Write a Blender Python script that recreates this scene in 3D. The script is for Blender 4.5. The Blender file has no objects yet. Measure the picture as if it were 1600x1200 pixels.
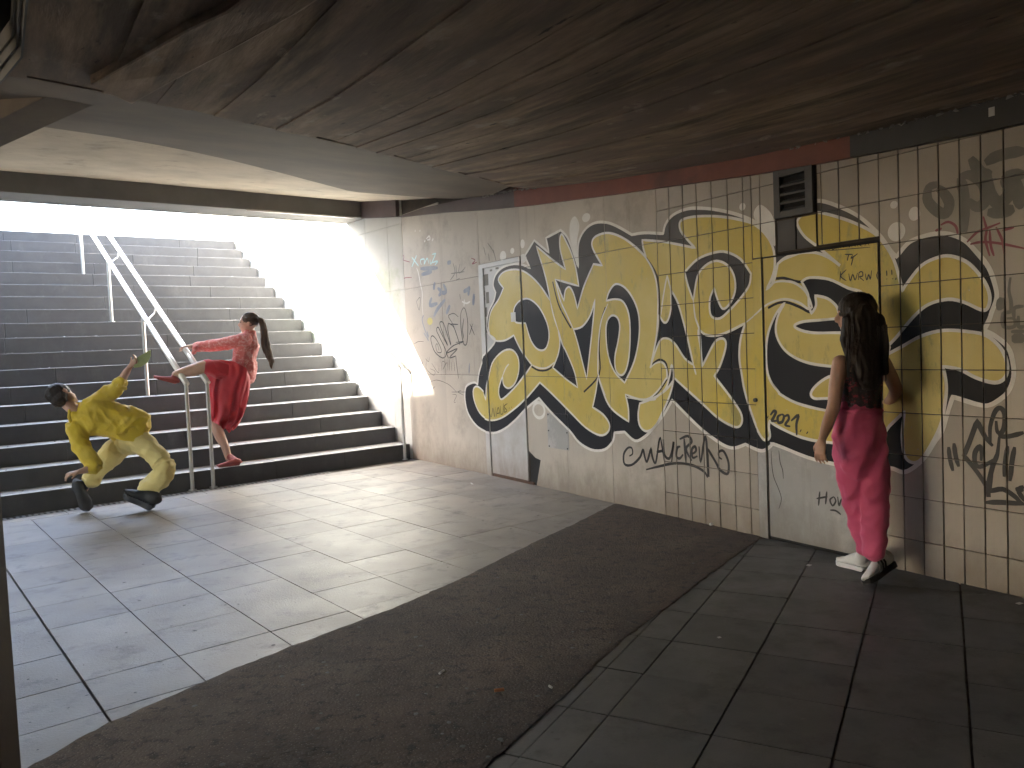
import bpy, bmesh, math, random
from mathutils import Vector, Matrix, noise, geometry
random.seed(7)
R = math.radians
sc = bpy.context.scene
COL = sc.collection

# ------------------------------------------------------------------ camera
F, CAMH, CX, CY = 1250.0, 1.42, 800.0, 600.0          # pinhole of the photograph (1600 x 1200)
roll = math.atan(.0425)
pitch = math.atan((600 - 537) * math.cos(roll) / F)
_d = Vector((0, math.cos(pitch), -math.sin(pitch)))
_r0 = Vector((1, 0, 0)); _u0 = _r0.cross(_d)
_r = _r0 * math.cos(roll) - _u0 * math.sin(roll)
_u = _u0 * math.cos(roll) + _r0 * math.sin(roll)
CAM = Vector((0, 0, CAMH))
cd = bpy.data.cameras.new('camera'); cam = bpy.data.objects.new('camera', cd); COL.objects.link(cam)
m = Matrix((_r, _u, -_d)).transposed().to_4x4(); m.translation = CAM
cam.matrix_world = m
cd.sensor_width = 36; cd.lens = 36 * F / 1600; cd.clip_start = .02; cd.clip_end = 2000
sc.camera = cam

# ------------------------------------------------------------------ stair frame, light
az = R(51.35)
U = Vector((math.sin(az), math.cos(az), 0))            # along the step edges, to the right
V = Vector((-U.y, U.x, 0))                             # up the stairs, away from the tunnel
Z = Vector((0, 0, 1))
sun_dir = (U * 1.0 - V * .8 - Z * .87).normalized()     # the way the light travels
S_EL = math.asin(-sun_dir.z)
S_AZ = math.atan2(-sun_dir.x, -sun_dir.y)              # compass bearing of the sun from +Y
w = bpy.data.worlds.new('World'); sc.world = w; w.use_nodes = True
nt = w.node_tree
sky = nt.nodes.new('ShaderNodeTexSky'); sky.sky_type = 'NISHITA'; sky.sun_disc = False
sky.sun_elevation = S_EL; sky.sun_rotation = S_AZ; sky.air_density = 1.0; sky.dust_density = 2.5
bg = nt.nodes['Background']; bg.inputs['Strength'].default_value = .15
nt.links.new(sky.outputs[0], bg.inputs['Color'])
ld = bpy.data.lights.new('sun', 'SUN'); lo = bpy.data.objects.new('sun', ld); COL.objects.link(lo)
ld.energy = 5.0; ld.angle = R(1.2); ld.color = (1, .95, .87)
lo.rotation_euler = (-sun_dir).to_track_quat('Z', 'Y').to_euler()
lo.location = (0, 20, 20)
sc.view_settings.view_transform = 'Standard'; sc.view_settings.look = 'None'
sc.view_settings.gamma = 1; sc.view_settings.use_curve_mapping = False
sc.view_settings.exposure = 4.05
sc.cycles.max_bounces = 12; sc.cycles.diffuse_bounces = 7; sc.cycles.glossy_bounces = 4
sc.cycles.use_denoising = True
sc.cycles.sample_clamp_indirect = 8

# ------------------------------------------------------------------ projection helpers (plan of the place read from the photograph)
def ray(x, y): return _r * ((x - CX) / F) - _u * ((y - CY) / F) + _d
def floor_pt(x, y, z=0.0):
    v = ray(x, y); return CAM + v * ((z - CAMH) / v.z)
def at(x, y, depth): return CAM + ray(x, y) * depth
def on_plane(x, y, p0, n):
    v = ray(x, y); return CAM + v * ((p0 - CAM).dot(n) / v.dot(n))
S0 = floor_pt(635, 718)
def uv(u, v, z=0.0): return S0 + U * u + V * v + Z * z

# ------------------------------------------------------------------ mesh helpers
def mesh_from(name, verts, faces, mats=None, fm=None):
    me = bpy.data.meshes.new(name); me.from_pydata([tuple(v) for v in verts], [], faces)
    for m_ in (mats or []): me.materials.append(m_)
    if fm: me.polygons.foreach_set('material_index', fm)
    me.update(); return me
def link(name, me, parent=None, label=None, cat=None, group=None, kind=None, loc=None):
    o = bpy.data.objects.new(name, me); COL.objects.link(o)
    if loc is not None: o.location = loc
    if parent is not None:
        o.parent = parent
        if loc is None: o.location = -base_of(parent)
        else: o.location = Vector(loc) - base_of(parent)
    if label: o['label'] = label
    if cat: o['category'] = cat
    if group: o['group'] = group
    if kind: o['kind'] = kind
    return o
def base_of(o):
    b = Vector(o.location)
    while o.parent is not None: o = o.parent; b += Vector(o.location)
    return b
def empty(name, loc, label=None, cat=None, group=None, kind=None):
    o = bpy.data.objects.new(name, None); COL.objects.link(o); o.location = loc
    if label: o['label'] = label
    if cat: o['category'] = cat
    if group: o['group'] = group
    if kind: o['kind'] = kind
    return o

class MB:
    """collects geometry for one mesh"""
    def __init__(s): s.v = []; s.f = []; s.m = []
    def add(s, verts, faces, mi=0):
        b = len(s.v); s.v += [Vector(p) for p in verts]
        s.f += [tuple(i + b for i in f) for f in faces]; s.m += [mi] * len(faces); return s
    def box(s, o, a, b, c, mi=0):
        """box from corner o with edge vectors a, b, c"""
        o = Vector(o); a = Vector(a); b = Vector(b); c = Vector(c)
        vs = [o, o + a, o + a + b, o + b, o + c, o + a + c, o + a + b + c, o + b + c]
        fs = [(0, 3, 2, 1), (4, 5, 6, 7), (0, 1, 5, 4), (1, 2, 6, 5), (2, 3, 7, 6), (3, 0, 4, 7)]
        if a.cross(b).dot(c) < 0: fs = [f[::-1] for f in fs]
        return s.add(vs, fs, mi)
    def prism(s, pts, lo, hi, mi=0):
        """vertical prism over plan polygon; lo / hi numbers or lists of heights"""
        n = len(pts)
        L = lo if isinstance(lo, (list, tuple)) else [lo] * n
        H = hi if isinstance(hi, (list, tuple)) else [hi] * n
        ar = sum(pts[i][0] * pts[(i + 1) % n][1] - pts[(i + 1) % n][0] * pts[i][1] for i in range(n))
        vs = [Vector((p[0], p[1], L[i])) for i, p in enumerate(pts)] + [Vector((p[0], p[1], H[i])) for i, p in enumerate(pts)]
        fs = [tuple(range(n))[::-1], tuple(range(n, 2 * n))] + [(i, (i + 1) % n, n + (i + 1) % n, n + i) for i in range(n)]
        if ar < 0: fs = [f[::-1] for f in fs]
        return s.add(vs, fs, mi)
    def tube(s, pts, r, n=10, mi=0, caps=True):
        pts = [Vector(p) for p in pts]; rs = r if isinstance(r, (list, tuple)) else [r] * len(pts)
        b = len(s.v); up = None
        for i, p in enumerate(pts):
            t = (pts[min(i + 1, len(pts) - 1)] - pts[max(i - 1, 0)]).normalized()
            if up is None: up = Vector((0, 0, 1)) if abs(t.z) < .9 else Vector((1, 0, 0))
            a = t.cross(up).normalized(); c = a.cross(t).normalized(); up = c
            for k in range(n):
                an = 2 * math.pi * k / n; s.v.append(p + (a * math.cos(an) + c * math.sin(an)) * rs[i])
        for i in range(len(pts) - 1):
            for k in range(n):
                s.f.append((b + i * n + k, b + i * n + (k + 1) % n, b + (i + 1) * n + (k + 1) % n, b + (i + 1) * n + k)); s.m.append(mi)
        if caps:
            s.f.append(tuple(b + k for k in range(n))[::-1]); s.m.append(mi)
            e = b + (len(pts) - 1) * n; s.f.append(tuple(e + k for k in range(n))); s.m.append(mi)
        return s
    def build(s, name, mats, parent=None, smooth=False, bevel=0, **kw):
        if not isinstance(mats, (list, tuple)): mats = [mats]
        me = mesh_from(name, s.v, s.f, mats, s.m)
        bm = bmesh.new(); bm.from_mesh(me)
        bmesh.ops.recalc_face_normals(bm, faces=bm.faces)
        if bevel:
            es = [e for e in bm.edges if len(e.link_faces) == 2 and e.calc_face_angle(0) > .5]
            bmesh.ops.bevel(bm, geom=es, offset=bevel, segments=2, profile=.6, affect='EDGES', clamp_overlap=True)
        bm.to_mesh(me); bm.free()
        if smooth: me.polygons.foreach_set('use_smooth', [True] * len(me.polygons))
        me.update()
        return link(name, me, parent, **kw)

# ------------------------------------------------------------------ materials
class Nodes:
    def __init__(s, name):
        s.mat = bpy.data.materials.new(name); s.mat.use_nodes = True; s.nt = s.mat.node_tree
        s.b = s.nt.nodes['Principled BSDF']; s.geo = s.nt.nodes.new('ShaderNodeNewGeometry')
    def n(s, t, **kw):
        x = s.nt.nodes.new(t)
        for k, v in kw.items():
            if isinstance(k, str) and hasattr(x, k): setattr(x, k, v)
        return x
    def l(s, a, b): s.nt.links.new(a, b)
    def noise(s, scale, detail=4, rough=.6, stretch=None, rot=0):
        x = s.n('ShaderNodeTexNoise'); x.inputs['Scale'].default_value = scale
        x.inputs['Detail'].default_value = detail; x.inputs['Roughness'].default_value = rough
        if stretch or rot:
            mp = s.n('ShaderNodeMapping'); mp.inputs['Scale'].default_value = stretch or (1, 1, 1)
            mp.inputs['Rotation'].default_value = (0, 0, rot)
            s.l(s.geo.outputs['Position'], mp.inputs['Vector'])
            # rotate first, then stretch
            s.l(mp.outputs[0], x.inputs['Vector'])
        else: s.l(s.geo.outputs['Position'], x.inputs['Vector'])
        return x.outputs['Fac']
    def ramp(s, fac, stops):
        x = s.n('ShaderNodeValToRGB'); cr = x.color_ramp
        while len(cr.elements) < len(stops): cr.elements.new(.5)
        for e, (p, c) in zip(cr.elements, stops):
            e.position = p; e.color = (*c, 1) if isinstance(c, tuple) else (c, c, c, 1)
        s.l(fac, x.inputs[0]); return x.outputs[0]
    def mix(s, fac, a, b, mode='MIX'):
        x = s.n('ShaderNodeMix', data_type='RGBA', blend_type=mode)
        if isinstance(fac, (int, float)): x.inputs[0].default_value = fac
        else: s.l(fac, x.inputs[0])
        for i, c in ((6, a), (7, b)):
            if isinstance(c, tuple): x.inputs[i].default_value = (*c, 1)
            else: s.l(c, x.inputs[i])
        return x.outputs[2]
    def bump(s, h, strength, dist=.01):
        x = s.n('ShaderNodeBump'); x.inputs['Strength'].default_value = strength; x.inputs['Distance'].default_value = dist
        s.l(h, x.inputs['Height'])
        if s.b.inputs['Normal'].links: s.l(s.b.inputs['Normal'].links[0].from_socket, x.inputs['Normal'])
        s.l(x.outputs[0], s.b.inputs['Normal'])
    def color(s, c): s.l(c, s.b.inputs['Base Color'])

def grime_fac(N, sock):
    mr = N.n('ShaderNodeMapRange'); mr.inputs['From Min'].default_value = -.30; mr.inputs['From Max'].default_value = .02
    mr.inputs['To Min'].default_value = .8; mr.inputs['To Max'].default_value = 0; N.l(sock, mr.inputs['Value']); return mr.outputs[0]
def mat(name, c1, c2=None, scale=3, rough=.8, metal=0, bump=0, bscale=60, bdist=.005, stretch=None, rot=0,
        dirt=None, dirt_scale=1.2, dirt_amt=(.5, .7), rnd=0, rough2=None, detail=5, sheen=0, bstretch=None, sss=0, grime=None, spec=None):
    if True: pass
    N = Nodes(name)
    c2 = c2 or tuple(x * .75 for x in c1)
    f = N.noise(scale, detail, .62, stretch, rot)
    col = N.mix(N.ramp(f, [(.32, 0.), (.68, 1.)]), c1, c2)
    if dirt:
        d = N.noise(dirt_scale, 8, .7)
        col = N.mix(N.ramp(d, [(dirt_amt[0], 0.), (dirt_amt[1], 1.)]), col, dirt)
    if rnd:
        oi = N.n('ShaderNodeObjectInfo'); hv = N.n('ShaderNodeHueSaturation')
        mr = N.n('ShaderNodeMapRange'); mr.inputs['To Min'].default_value = 1 - rnd; mr.inputs['To Max'].default_value = 1 + rnd
        N.l(oi.outputs['Random'], mr.inputs['Value']); N.l(mr.outputs[0], hv.inputs['Value']); N.l(col, hv.inputs['Color'])
        col = hv.outputs[0]
    if grime:
        sp = N.n('ShaderNodeSeparateXYZ'); N.l(N.geo.outputs['Position'], sp.inputs[0])
        gn = N.noise(5, 7, .72, (1, 1, .5)); md = N.n('ShaderNodeMath', operation='MULTIPLY_ADD'); N.l(gn, md.inputs[0]); md.inputs[1].default_value = -.62; N.l(sp.outputs['Z'], md.inputs[2])
        col = N.mix(N.ramp(md.outputs[0], [(0., 1.), (.12, 0.)]) if False else grime_fac(N, md.outputs[0]), col, grime)
        dn = N.noise(9, 5, .7, (1, 1, .06)); col = N.mix(N.ramp(dn, [(.60, 0.), (.80, .55)]), col, grime)
    N.color(col)
    if rough2 is not None:
        rn = N.noise(scale * 1.7, 6, .65)
        mr = N.n('ShaderNodeMapRange'); mr.inputs['From Min'].default_value = .3; mr.inputs['From Max'].default_value = .7
        mr.inputs['To Min'].default_value = rough; mr.inputs['To Max'].default_value = rough2
        N.l(rn, mr.inputs['Value']); N.l(mr.outputs[0], N.b.inputs['Roughness'])
    else: N.b.inputs['Roughness'].default_value = rough
    N.b.inputs['Metallic'].default_value = metal
    if spec is not None: N.b.inputs['Specular IOR Level'].default_value = spec
    if sheen: N.b.inputs['Sheen Weight'].default_value = sheen
    if sss:
        N.b.inputs['Subsurface Weight'].default_value = sss; N.b.inputs['Subsurface Radius'].default_value = (.02, .008, .004)
        N.b.inputs['Subsurface Scale'].default_value = .5
    if bump: N.bump(N.noise(bscale, 6, .65, bstretch or stretch if bstretch else None), bump, bdist)
    return N.mat

M = {}
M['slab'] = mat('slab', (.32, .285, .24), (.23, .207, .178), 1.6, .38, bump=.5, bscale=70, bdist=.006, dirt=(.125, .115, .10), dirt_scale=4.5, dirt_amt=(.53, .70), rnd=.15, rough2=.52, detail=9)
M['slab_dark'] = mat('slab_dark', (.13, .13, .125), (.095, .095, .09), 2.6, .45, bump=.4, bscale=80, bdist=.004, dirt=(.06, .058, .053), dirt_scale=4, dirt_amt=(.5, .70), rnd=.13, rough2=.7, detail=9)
M['joint'] = mat('joint', (.11, .10, .088), (.06, .054, .047), 20, .95)
def asphalt_mat():
    N = Nodes('asphalt'); a = N.noise(2.4, 7, .7); c = N.mix(N.ramp(a, [(.35, 0.), (.66, 1.)]), (.12, .080, .055), (.058, .041, .030))
    b = N.noise(.8, 6, .65); c = N.mix(N.ramp(b, [(.52, 0.), (.72, 1.)]), c, (.15, .115, .088))
    d = N.noise(16, 6, .75); c = N.mix(N.ramp(d, [(.52, 0.), (.62, 1.)]), c, (.035, .027, .022))
    v = N.n('ShaderNodeTexVoronoi'); v.inputs['Scale'].default_value = 75; N.l(N.geo.outputs['Position'], v.inputs['Vector'])
    c = N.mix(N.ramp(v.outputs['Distance'], [(.10, 1.), (.26, 0.)]), c, (.20, .16, .13)); 
    N.color(c); N.b.inputs['Roughness'].default_value = .85
    N.bump(d, .9, .02); N.bump(v.outputs['Distance'], .8, .008); N.bump(N.noise(130, 4), .6, .006); return N.mat
M['asphalt'] = asphalt_mat()
M['rail'] = mat('rail', (.82, .82, .81), (.74, .74, .73), 9, .3, metal=.25)
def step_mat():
    N = Nodes('step')                                   # dark stone; skylight on treads and shade on risers put into the colour
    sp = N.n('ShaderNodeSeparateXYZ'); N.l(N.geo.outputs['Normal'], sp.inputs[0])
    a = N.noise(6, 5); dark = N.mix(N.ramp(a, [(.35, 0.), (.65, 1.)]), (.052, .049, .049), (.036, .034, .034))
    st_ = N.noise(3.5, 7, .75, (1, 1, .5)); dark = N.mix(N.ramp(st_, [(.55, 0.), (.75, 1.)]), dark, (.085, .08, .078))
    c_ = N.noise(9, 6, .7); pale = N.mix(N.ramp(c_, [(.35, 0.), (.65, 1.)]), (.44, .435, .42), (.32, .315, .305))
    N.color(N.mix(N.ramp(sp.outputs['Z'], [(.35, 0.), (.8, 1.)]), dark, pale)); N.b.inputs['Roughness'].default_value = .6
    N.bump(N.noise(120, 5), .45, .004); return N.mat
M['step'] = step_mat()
M['tile'] = mat('tile', (.43, .385, .325), (.36, .325, .275), 1.7, .32, bump=.12, bscale=25, bdist=.003, dirt=(.27, .24, .2), dirt_scale=2.6, dirt_amt=(.60, .82), rnd=.09, rough2=.5, grime=(.20, .16, .12))
M['grout'] = mat('grout', (.07, .052, .035), (.03, .025, .02), 8, .95)
M['panel'] = mat('panel', (.54, .49, .415), (.45, .405, .345), 1.3, .6, bump=.25, bscale=40, bdist=.004, dirt=(.29, .25, .205), dirt_scale=1.9, dirt_amt=(.52, .76), rnd=.07, grime=(.22, .175, .13))
M['concrete'] = mat('concrete', (.34, .325, .30), (.26, .25, .23), 2, .85, bump=.5, bscale=40, bdist=.006, dirt=(.18, .165, .145), dirt_scale=1.4, dirt_amt=(.5, .75))
M['white_wall'] = mat('white_wall', (.62, .62, .58), (.54, .54, .50), 1.5, .75, bump=.3, bscale=40, dirt=(.36, .42, .27), dirt_scale=1.1, dirt_amt=(.52, .72))
M['fascia_red'] = mat('fascia_red', (.24, .075, .045), (.17, .055, .036), 3, .55, bump=.15, bscale=30, dirt=(.05, .03, .022), dirt_amt=(.5, .8))
M['fascia_brown'] = mat('fascia_brown', (.13, .095, .088), (.09, .07, .065), 3, .6, bump=.15, bscale=30)
M['fascia_dark'] = mat('fascia_dark', (.06, .06, .06), (.04, .04, .04), 3, .6, bump=.15, bscale=30)
M['steel'] = mat('steel', (.62, .62, .62), (.5, .5, .5), 8, .28, metal=1, rough2=.42)
M['door_grey'] = mat('door_grey', (.40, .40, .39), (.33, .33, .32), 2.4, .5, bump=.2, bscale=20, dirt=(.48, .47, .46), dirt_scale=3.2, dirt_amt=(.5, .62), grime=(.20, .18, .15))
M['door_white'] = mat('door_white', (.60, .60, .60), (.52, .52, .51), 2, .45, bump=.15, bscale=20, dirt=(.4, .36, .31), dirt_amt=(.55, .8), grime=(.26, .2, .15))
M['black_gap'] = mat('black_gap', (.012, .012, .012), (.008, .008, .008), 5, .9)
M['vent'] = mat('vent', (.10, .10, .098), (.07, .07, .068), 6, .55, bump=.2, bscale=60)
M['rust'] = mat('rust', (.13, .06, .03), (.07, .04, .025), 18, .85, bump=.5)
M['column'] = mat('column', (.10, .07, .045), (.06, .045, .03), 4, .6, bump=.2)
M['lamp_housing'] = mat('lamp_housing', (.13, .13, .135), (.09, .09, .09), 8, .6)
M['drain'] = mat('drain', (.42, .42, .42), (.33, .33, .33), 10, .45, metal=.6)
M['paper'] = mat('paper', (.75, .75, .73), (.68, .68, .66), 9, .8)
M['orange'] = mat('orange', (.55, .2, .06), (.4, .14, .05), 9, .7)
M['gum'] = mat('gum', (.17, .165, .155), (.11, .105, .1), 9, .8)
M['tag_black'] = mat('tag_black', (.018, .018, .02), (.03, .03, .03), 12, .55)
M['tag_grey'] = mat('tag_grey', (.16, .16, .14), (.22, .21, .19), 6, .7)
M['tag_blue'] = mat('tag_blue', (.22, .25, .32), (.33, .35, .4), 6, .7)
M['tag_cyan'] = mat('tag_cyan', (.5, .75, .75), (.6, .8, .8), 6, .6)
M['tag_red'] = mat('tag_red', (.22, .05, .07), (.30, .09, .11), 6, .6)
M['tag_white'] = mat('tag_white', (.72, .70, .66), (.64, .62, .58), 6, .6)
M['tag_yellow'] = mat('tag_yellow', (.7, .62, .2), None, 6, .6)
M['paint_white'] = mat('paint_white', (.80, .785, .74), (.70, .685, .64), 7, .5, dirt=(.45, .42, .36), dirt_scale=5, dirt_amt=(.6, .8))
def yellow_paint():
    N = Nodes('paint_yellow')
    a = N.noise(2.2, 5, .6); c = N.mix(N.ramp(a, [(.35, 0.), (.65, 1.)]), (.60, .465, .085), (.54, .43, .11))
    d = N.noise(11, 4, .6, (1, 1, .45)); c = N.mix(N.ramp(d, [(.58, 0.), (.74, 1.)]), c, (.38, .35, .11))
    e = N.noise(4, 5, .6); c = N.mix(N.ramp(e, [(.60, 0.), (.70, 1.)]), c, (.55, .42, .09))
    g_ = N.noise(1.1, 4, .6); c = N.mix(N.ramp(g_, [(.45, 0.), (.62, 1.)]), c, (.63, .52, .17))
    h_ = N.noise(5.5, 7, .75, (1, 1, .35)); c = N.mix(N.ramp(h_, [(.57, 0.), (.66, .8)]), c, (.30, .27, .10))
    f = N.noise(38, 3, .7); c = N.mix(N.ramp(f, [(.71, 0.), (.74, 1.)]), c, (.55, .53, .42))
    N.color(c); N.b.inputs['Roughness'].default_value = .42; N.bump(N.noise(50, 3), .1, .003); return N.mat
M['paint_yellow'] = yellow_paint()
def black_paint():
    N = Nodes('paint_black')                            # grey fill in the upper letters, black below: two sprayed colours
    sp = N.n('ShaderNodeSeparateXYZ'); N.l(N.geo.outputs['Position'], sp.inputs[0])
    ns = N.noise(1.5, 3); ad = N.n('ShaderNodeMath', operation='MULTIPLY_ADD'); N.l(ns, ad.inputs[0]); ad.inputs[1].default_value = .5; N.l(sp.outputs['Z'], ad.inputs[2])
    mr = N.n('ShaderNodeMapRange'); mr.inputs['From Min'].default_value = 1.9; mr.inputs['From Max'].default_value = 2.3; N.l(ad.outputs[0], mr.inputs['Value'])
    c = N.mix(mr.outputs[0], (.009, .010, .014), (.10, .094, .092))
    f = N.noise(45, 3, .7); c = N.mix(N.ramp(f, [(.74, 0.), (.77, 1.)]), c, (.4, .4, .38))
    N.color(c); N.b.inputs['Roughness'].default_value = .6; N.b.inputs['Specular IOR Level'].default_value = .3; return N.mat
M['paint_black'] = black_paint()

def ceiling_mat():
    N = Nodes('ceiling')                                # board-marked concrete: long streaks along the boards
    mp = N.n('ShaderNodeMapping'); mp.inputs['Rotation'].default_value = (0, 0, -R(31.9))
    N.l(N.geo.outputs['Position'], mp.inputs['Vector'])
    def st(sx, sy, sz, scale, det=5):
        m2 = N.n('ShaderNodeMapping'); m2.inputs['Scale'].default_value = (sx, sy, sz); N.l(mp.outputs[0], m2.inputs['Vector'])
        x = N.n('ShaderNodeTexNoise'); x.inputs['Scale'].default_value = scale; x.inputs['Detail'].default_value = det; x.inputs['Roughness'].default_value = .65
        N.l(m2.outputs[0], x.inputs['Vector']); return x.outputs['Fac']
    return N, st
N, st = ceiling_mat()
# boards run along the right wall (direction w): after rotation that is the local Y axis
a = st(1, .12, 1, 7); c = N.mix(N.ramp(a, [(.38, 0.), (.62, 1.)]), (.38, .285, .205), (.10, .076, .058))
b = st(1, .3, 1, 2.2, 7); c = N.mix(N.ramp(b, [(.42, 0.), (.60, 1.)]), c, (.16, .12, .105))
d = st(1, .5, 1, 5, 8); c = N.mix(N.ramp(d, [(.60, 0.), (.72, 1.)]), c, (.36, .32, .26))
e = st(1, .25, 1, 14, 4); c = N.mix(N.ramp(e, [(.66, 0.), (.72, 1.)]), c, (.045, .038, .032))
N.color(c); N.b.inputs['Roughness'].default_value = .9
N.bump(a, .5, .02); N.bump(e, .5, .008)
M['ceiling'] = N.mat
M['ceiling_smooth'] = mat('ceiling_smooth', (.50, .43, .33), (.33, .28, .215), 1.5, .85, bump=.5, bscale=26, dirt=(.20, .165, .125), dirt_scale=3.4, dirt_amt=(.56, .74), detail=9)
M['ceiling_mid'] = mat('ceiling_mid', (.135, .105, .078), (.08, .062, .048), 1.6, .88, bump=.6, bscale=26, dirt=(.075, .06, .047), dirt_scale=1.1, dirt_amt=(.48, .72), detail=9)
M['edge_beam'] = mat('edge_beam', (.15, .145, .14), (.11, .105, .1), 3, .8, bump=.3, bscale=40)
# ------------------------------------------------------------------ plan of the right-hand wall
P0 = floor_pt(830, 757); P1 = floor_pt(1600, 934)
W = (P1 - P0).normalized()                              # along the wall, towards the camera side
WN = Vector((W.y, -W.x, 0))                             # into the tunnel
SK = -.85
KN = P0 + W * SK                                        # slight kink
C0 = floor_pt(645, 716.5)                               # corner with the stairwell's side wall
A_len = (KN - C0).length; AW = (KN - C0).normalized(); AN = Vector((AW.y, -AW.x, 0))
SC = SK - A_len
def wall_frame(s): return (P0 + W * s, WN) if s >= SK else (KN + AW * (s - SK), AN)
def wp(s, z, off=0.0):
    p, n = wall_frame(s); return p + n * off + Z * z
def wsz(x, y):
    """pixel on the wall -> (s, z)"""
    p = on_plane(x, y, P0, WN); s = (p - P0).dot(W)
    if s < SK:
        p = on_plane(x, y, KN, AN); s = SK + (p - KN).dot(AW)
    return s, p.z
# side wall of the stairwell: from C0 along V
def side_u(p): return (p - C0).dot(V)
S_END = 5.4

# ------------------------------------------------------------------ ground inside the tunnel
g = MB(); g.box(Vector((-40, -30, -.35)), (60, 0, 0), (0, 46, 0), (0, 0, .342))
g.build('ground', M['joint'], kind='structure')

bmq = bmesh.new(); bmesh.ops.create_cube(bmq, size=1)
bmesh.ops.bevel(bmq, geom=[e for e in bmq.edges], offset=.010, segments=1, affect='EDGES')
slab_mesh = bpy.data.meshes.new('paving_slab'); bmq.to_mesh(slab_mesh); bmq.free()
slab_mesh.materials.append(M['slab'])
slab_mesh2 = slab_mesh.copy(); slab_mesh2.materials.clear(); slab_mesh2.materials.append(M['slab_dark'])
tile_mesh = slab_mesh.copy(); tile_mesh.name = 'wall_tile'; tile_mesh.materials.clear(); tile_mesh.materials.append(M['tile'])

def slab(name, me, parent, c, ax, ay, lx, ly, lz, tilt=0.0):
    o = link(name, me, parent, loc=c)
    an = math.atan2(ax.y, ax.x)
    o.rotation_euler = (random.uniform(-tilt, tilt), random.uniform(-tilt, tilt), an)
    o.scale = (lx, ly, lz); return o

asph_left = [(60, 1192), (170, 1130), (380, 1040), (490, 998), (600, 957), (720, 905), (830, 850), (900, 818), (960, 788)]
asph_right = [(785, 1176), (870, 1098), (960, 1012), (1020, 965), (1100, 905), (1150, 868), (1187, 842)]
AL = [floor_pt(*p) for p in asph_left]; AR = [floor_pt(*p) for p in asph_right]
def inside(p, poly):
    c = False; n = len(poly)
    for i in range(n):
        a, b = poly[i], poly[(i + 1) % n]
        if (a[1] > p[1]) != (b[1] > p[1]) and p[0] < (b[0] - a[0]) * (p[1] - a[1]) / (b[1] - a[1]) + a[0]: c = not c
    return c
# the strip runs on past the frame on both sides
al = [AL[0] + (AL[0] - AL[1]).normalized() * 5] + AL + [wp(1.33, 0, -.02)]
ar = [wp(2.96, 0, -.02)] + AR[::-1] + [AR[0] + (AR[0] - AR[1]).normalized() * 5]
asph_poly = al + ar

pav_l = empty('paving_field', uv(-2.5, -2.5), kind='structure')
us = [-7.8, -7.33, -6.87, -6.42, -5.97, -5.52, -5.07, -4.62, -4.205, -3.755, -3.315, -2.865, -2.40, -1.93, -1.45, -.97, -.50, 0.0, .45, .9, 1.35, 1.8, 2.25]
vs = [-.36, -.90, -1.45, -1.93, -2.44, -2.95, -3.45, -3.94, -4.40, -4.85, -5.25, -5.72, -6.2, -6.68]
wide = {-4.62: .015, -3.755: .008}
mid_line = (al[0] + ar[-1]) / 2, (al[-1] + ar[0]) / 2
ml = (mid_line[1] - mid_line[0]).normalized(); mn = Vector((-ml.y, ml.x, 0))     # towards the left field
def side(p): return (p - mid_line[0]).dot(mn)
def behind_wall(p): return (p - P0).dot(WN) < -.05 or ((p - C0).dot(AN) < -.05 and (p - P0).dot(W) < SK)
for i in range(len(us) - 1):
    for j in range(len(vs) - 1):
        u0, u1 = us[i], us[i + 1]; v1, v0 = vs[j], vs[j + 1]
        if i > 11 and j % 2 and j > 1: pass
        cs = [uv(a, b) for a in (u0, u1) for b in (v0, v1)]
        if all(inside(c, asph_poly) for c in cs): continue
        ctr = (cs[0] + cs[3]) / 2
        if side(ctr) < .1 or all(behind_wall(c) for c in cs) or ctr.length > 13: continue
        gu = wide.get(u0, .004)
        ctr = uv((u0 + gu / 2 + u1) / 2, (v0 + v1) / 2, -.02 + random.uniform(-.0012, .0012))
        slab('paving_slab', slab_mesh, pav_l, ctr, U, V, u1 - u0 - gu, v1 - v0 - .004, .04, .0009)
# concrete strip between the slabs and the stairs
for (a, b) in ((-7.8, -5.2), (-5.195, -3.9), (-3.895, -2.62), (-2.615, -1.25), (-1.245, .3)):
    slab('kerb_stone', slab_mesh, pav_l, uv((a + b) / 2, -.265, -.0205), U, V, b - a, .175, .04)

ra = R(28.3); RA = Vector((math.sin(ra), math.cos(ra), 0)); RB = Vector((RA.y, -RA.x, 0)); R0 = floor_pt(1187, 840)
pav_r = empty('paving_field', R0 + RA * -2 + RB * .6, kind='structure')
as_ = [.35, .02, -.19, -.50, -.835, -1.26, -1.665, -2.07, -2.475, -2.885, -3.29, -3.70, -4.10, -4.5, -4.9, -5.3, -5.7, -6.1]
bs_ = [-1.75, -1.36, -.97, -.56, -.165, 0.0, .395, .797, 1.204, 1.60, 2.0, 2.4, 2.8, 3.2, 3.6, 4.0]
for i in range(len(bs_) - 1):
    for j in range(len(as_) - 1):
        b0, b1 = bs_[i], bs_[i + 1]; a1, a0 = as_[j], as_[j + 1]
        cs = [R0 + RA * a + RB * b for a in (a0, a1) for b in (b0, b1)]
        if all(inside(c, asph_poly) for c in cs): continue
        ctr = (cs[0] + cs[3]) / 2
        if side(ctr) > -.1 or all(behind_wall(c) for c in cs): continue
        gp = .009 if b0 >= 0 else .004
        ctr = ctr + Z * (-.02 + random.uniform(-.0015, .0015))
        slab('paving_slab', slab_mesh2, pav_r, ctr, RB, RA, b1 - b0 - gp, a1 - a0 - .008, .04, .002)

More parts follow.
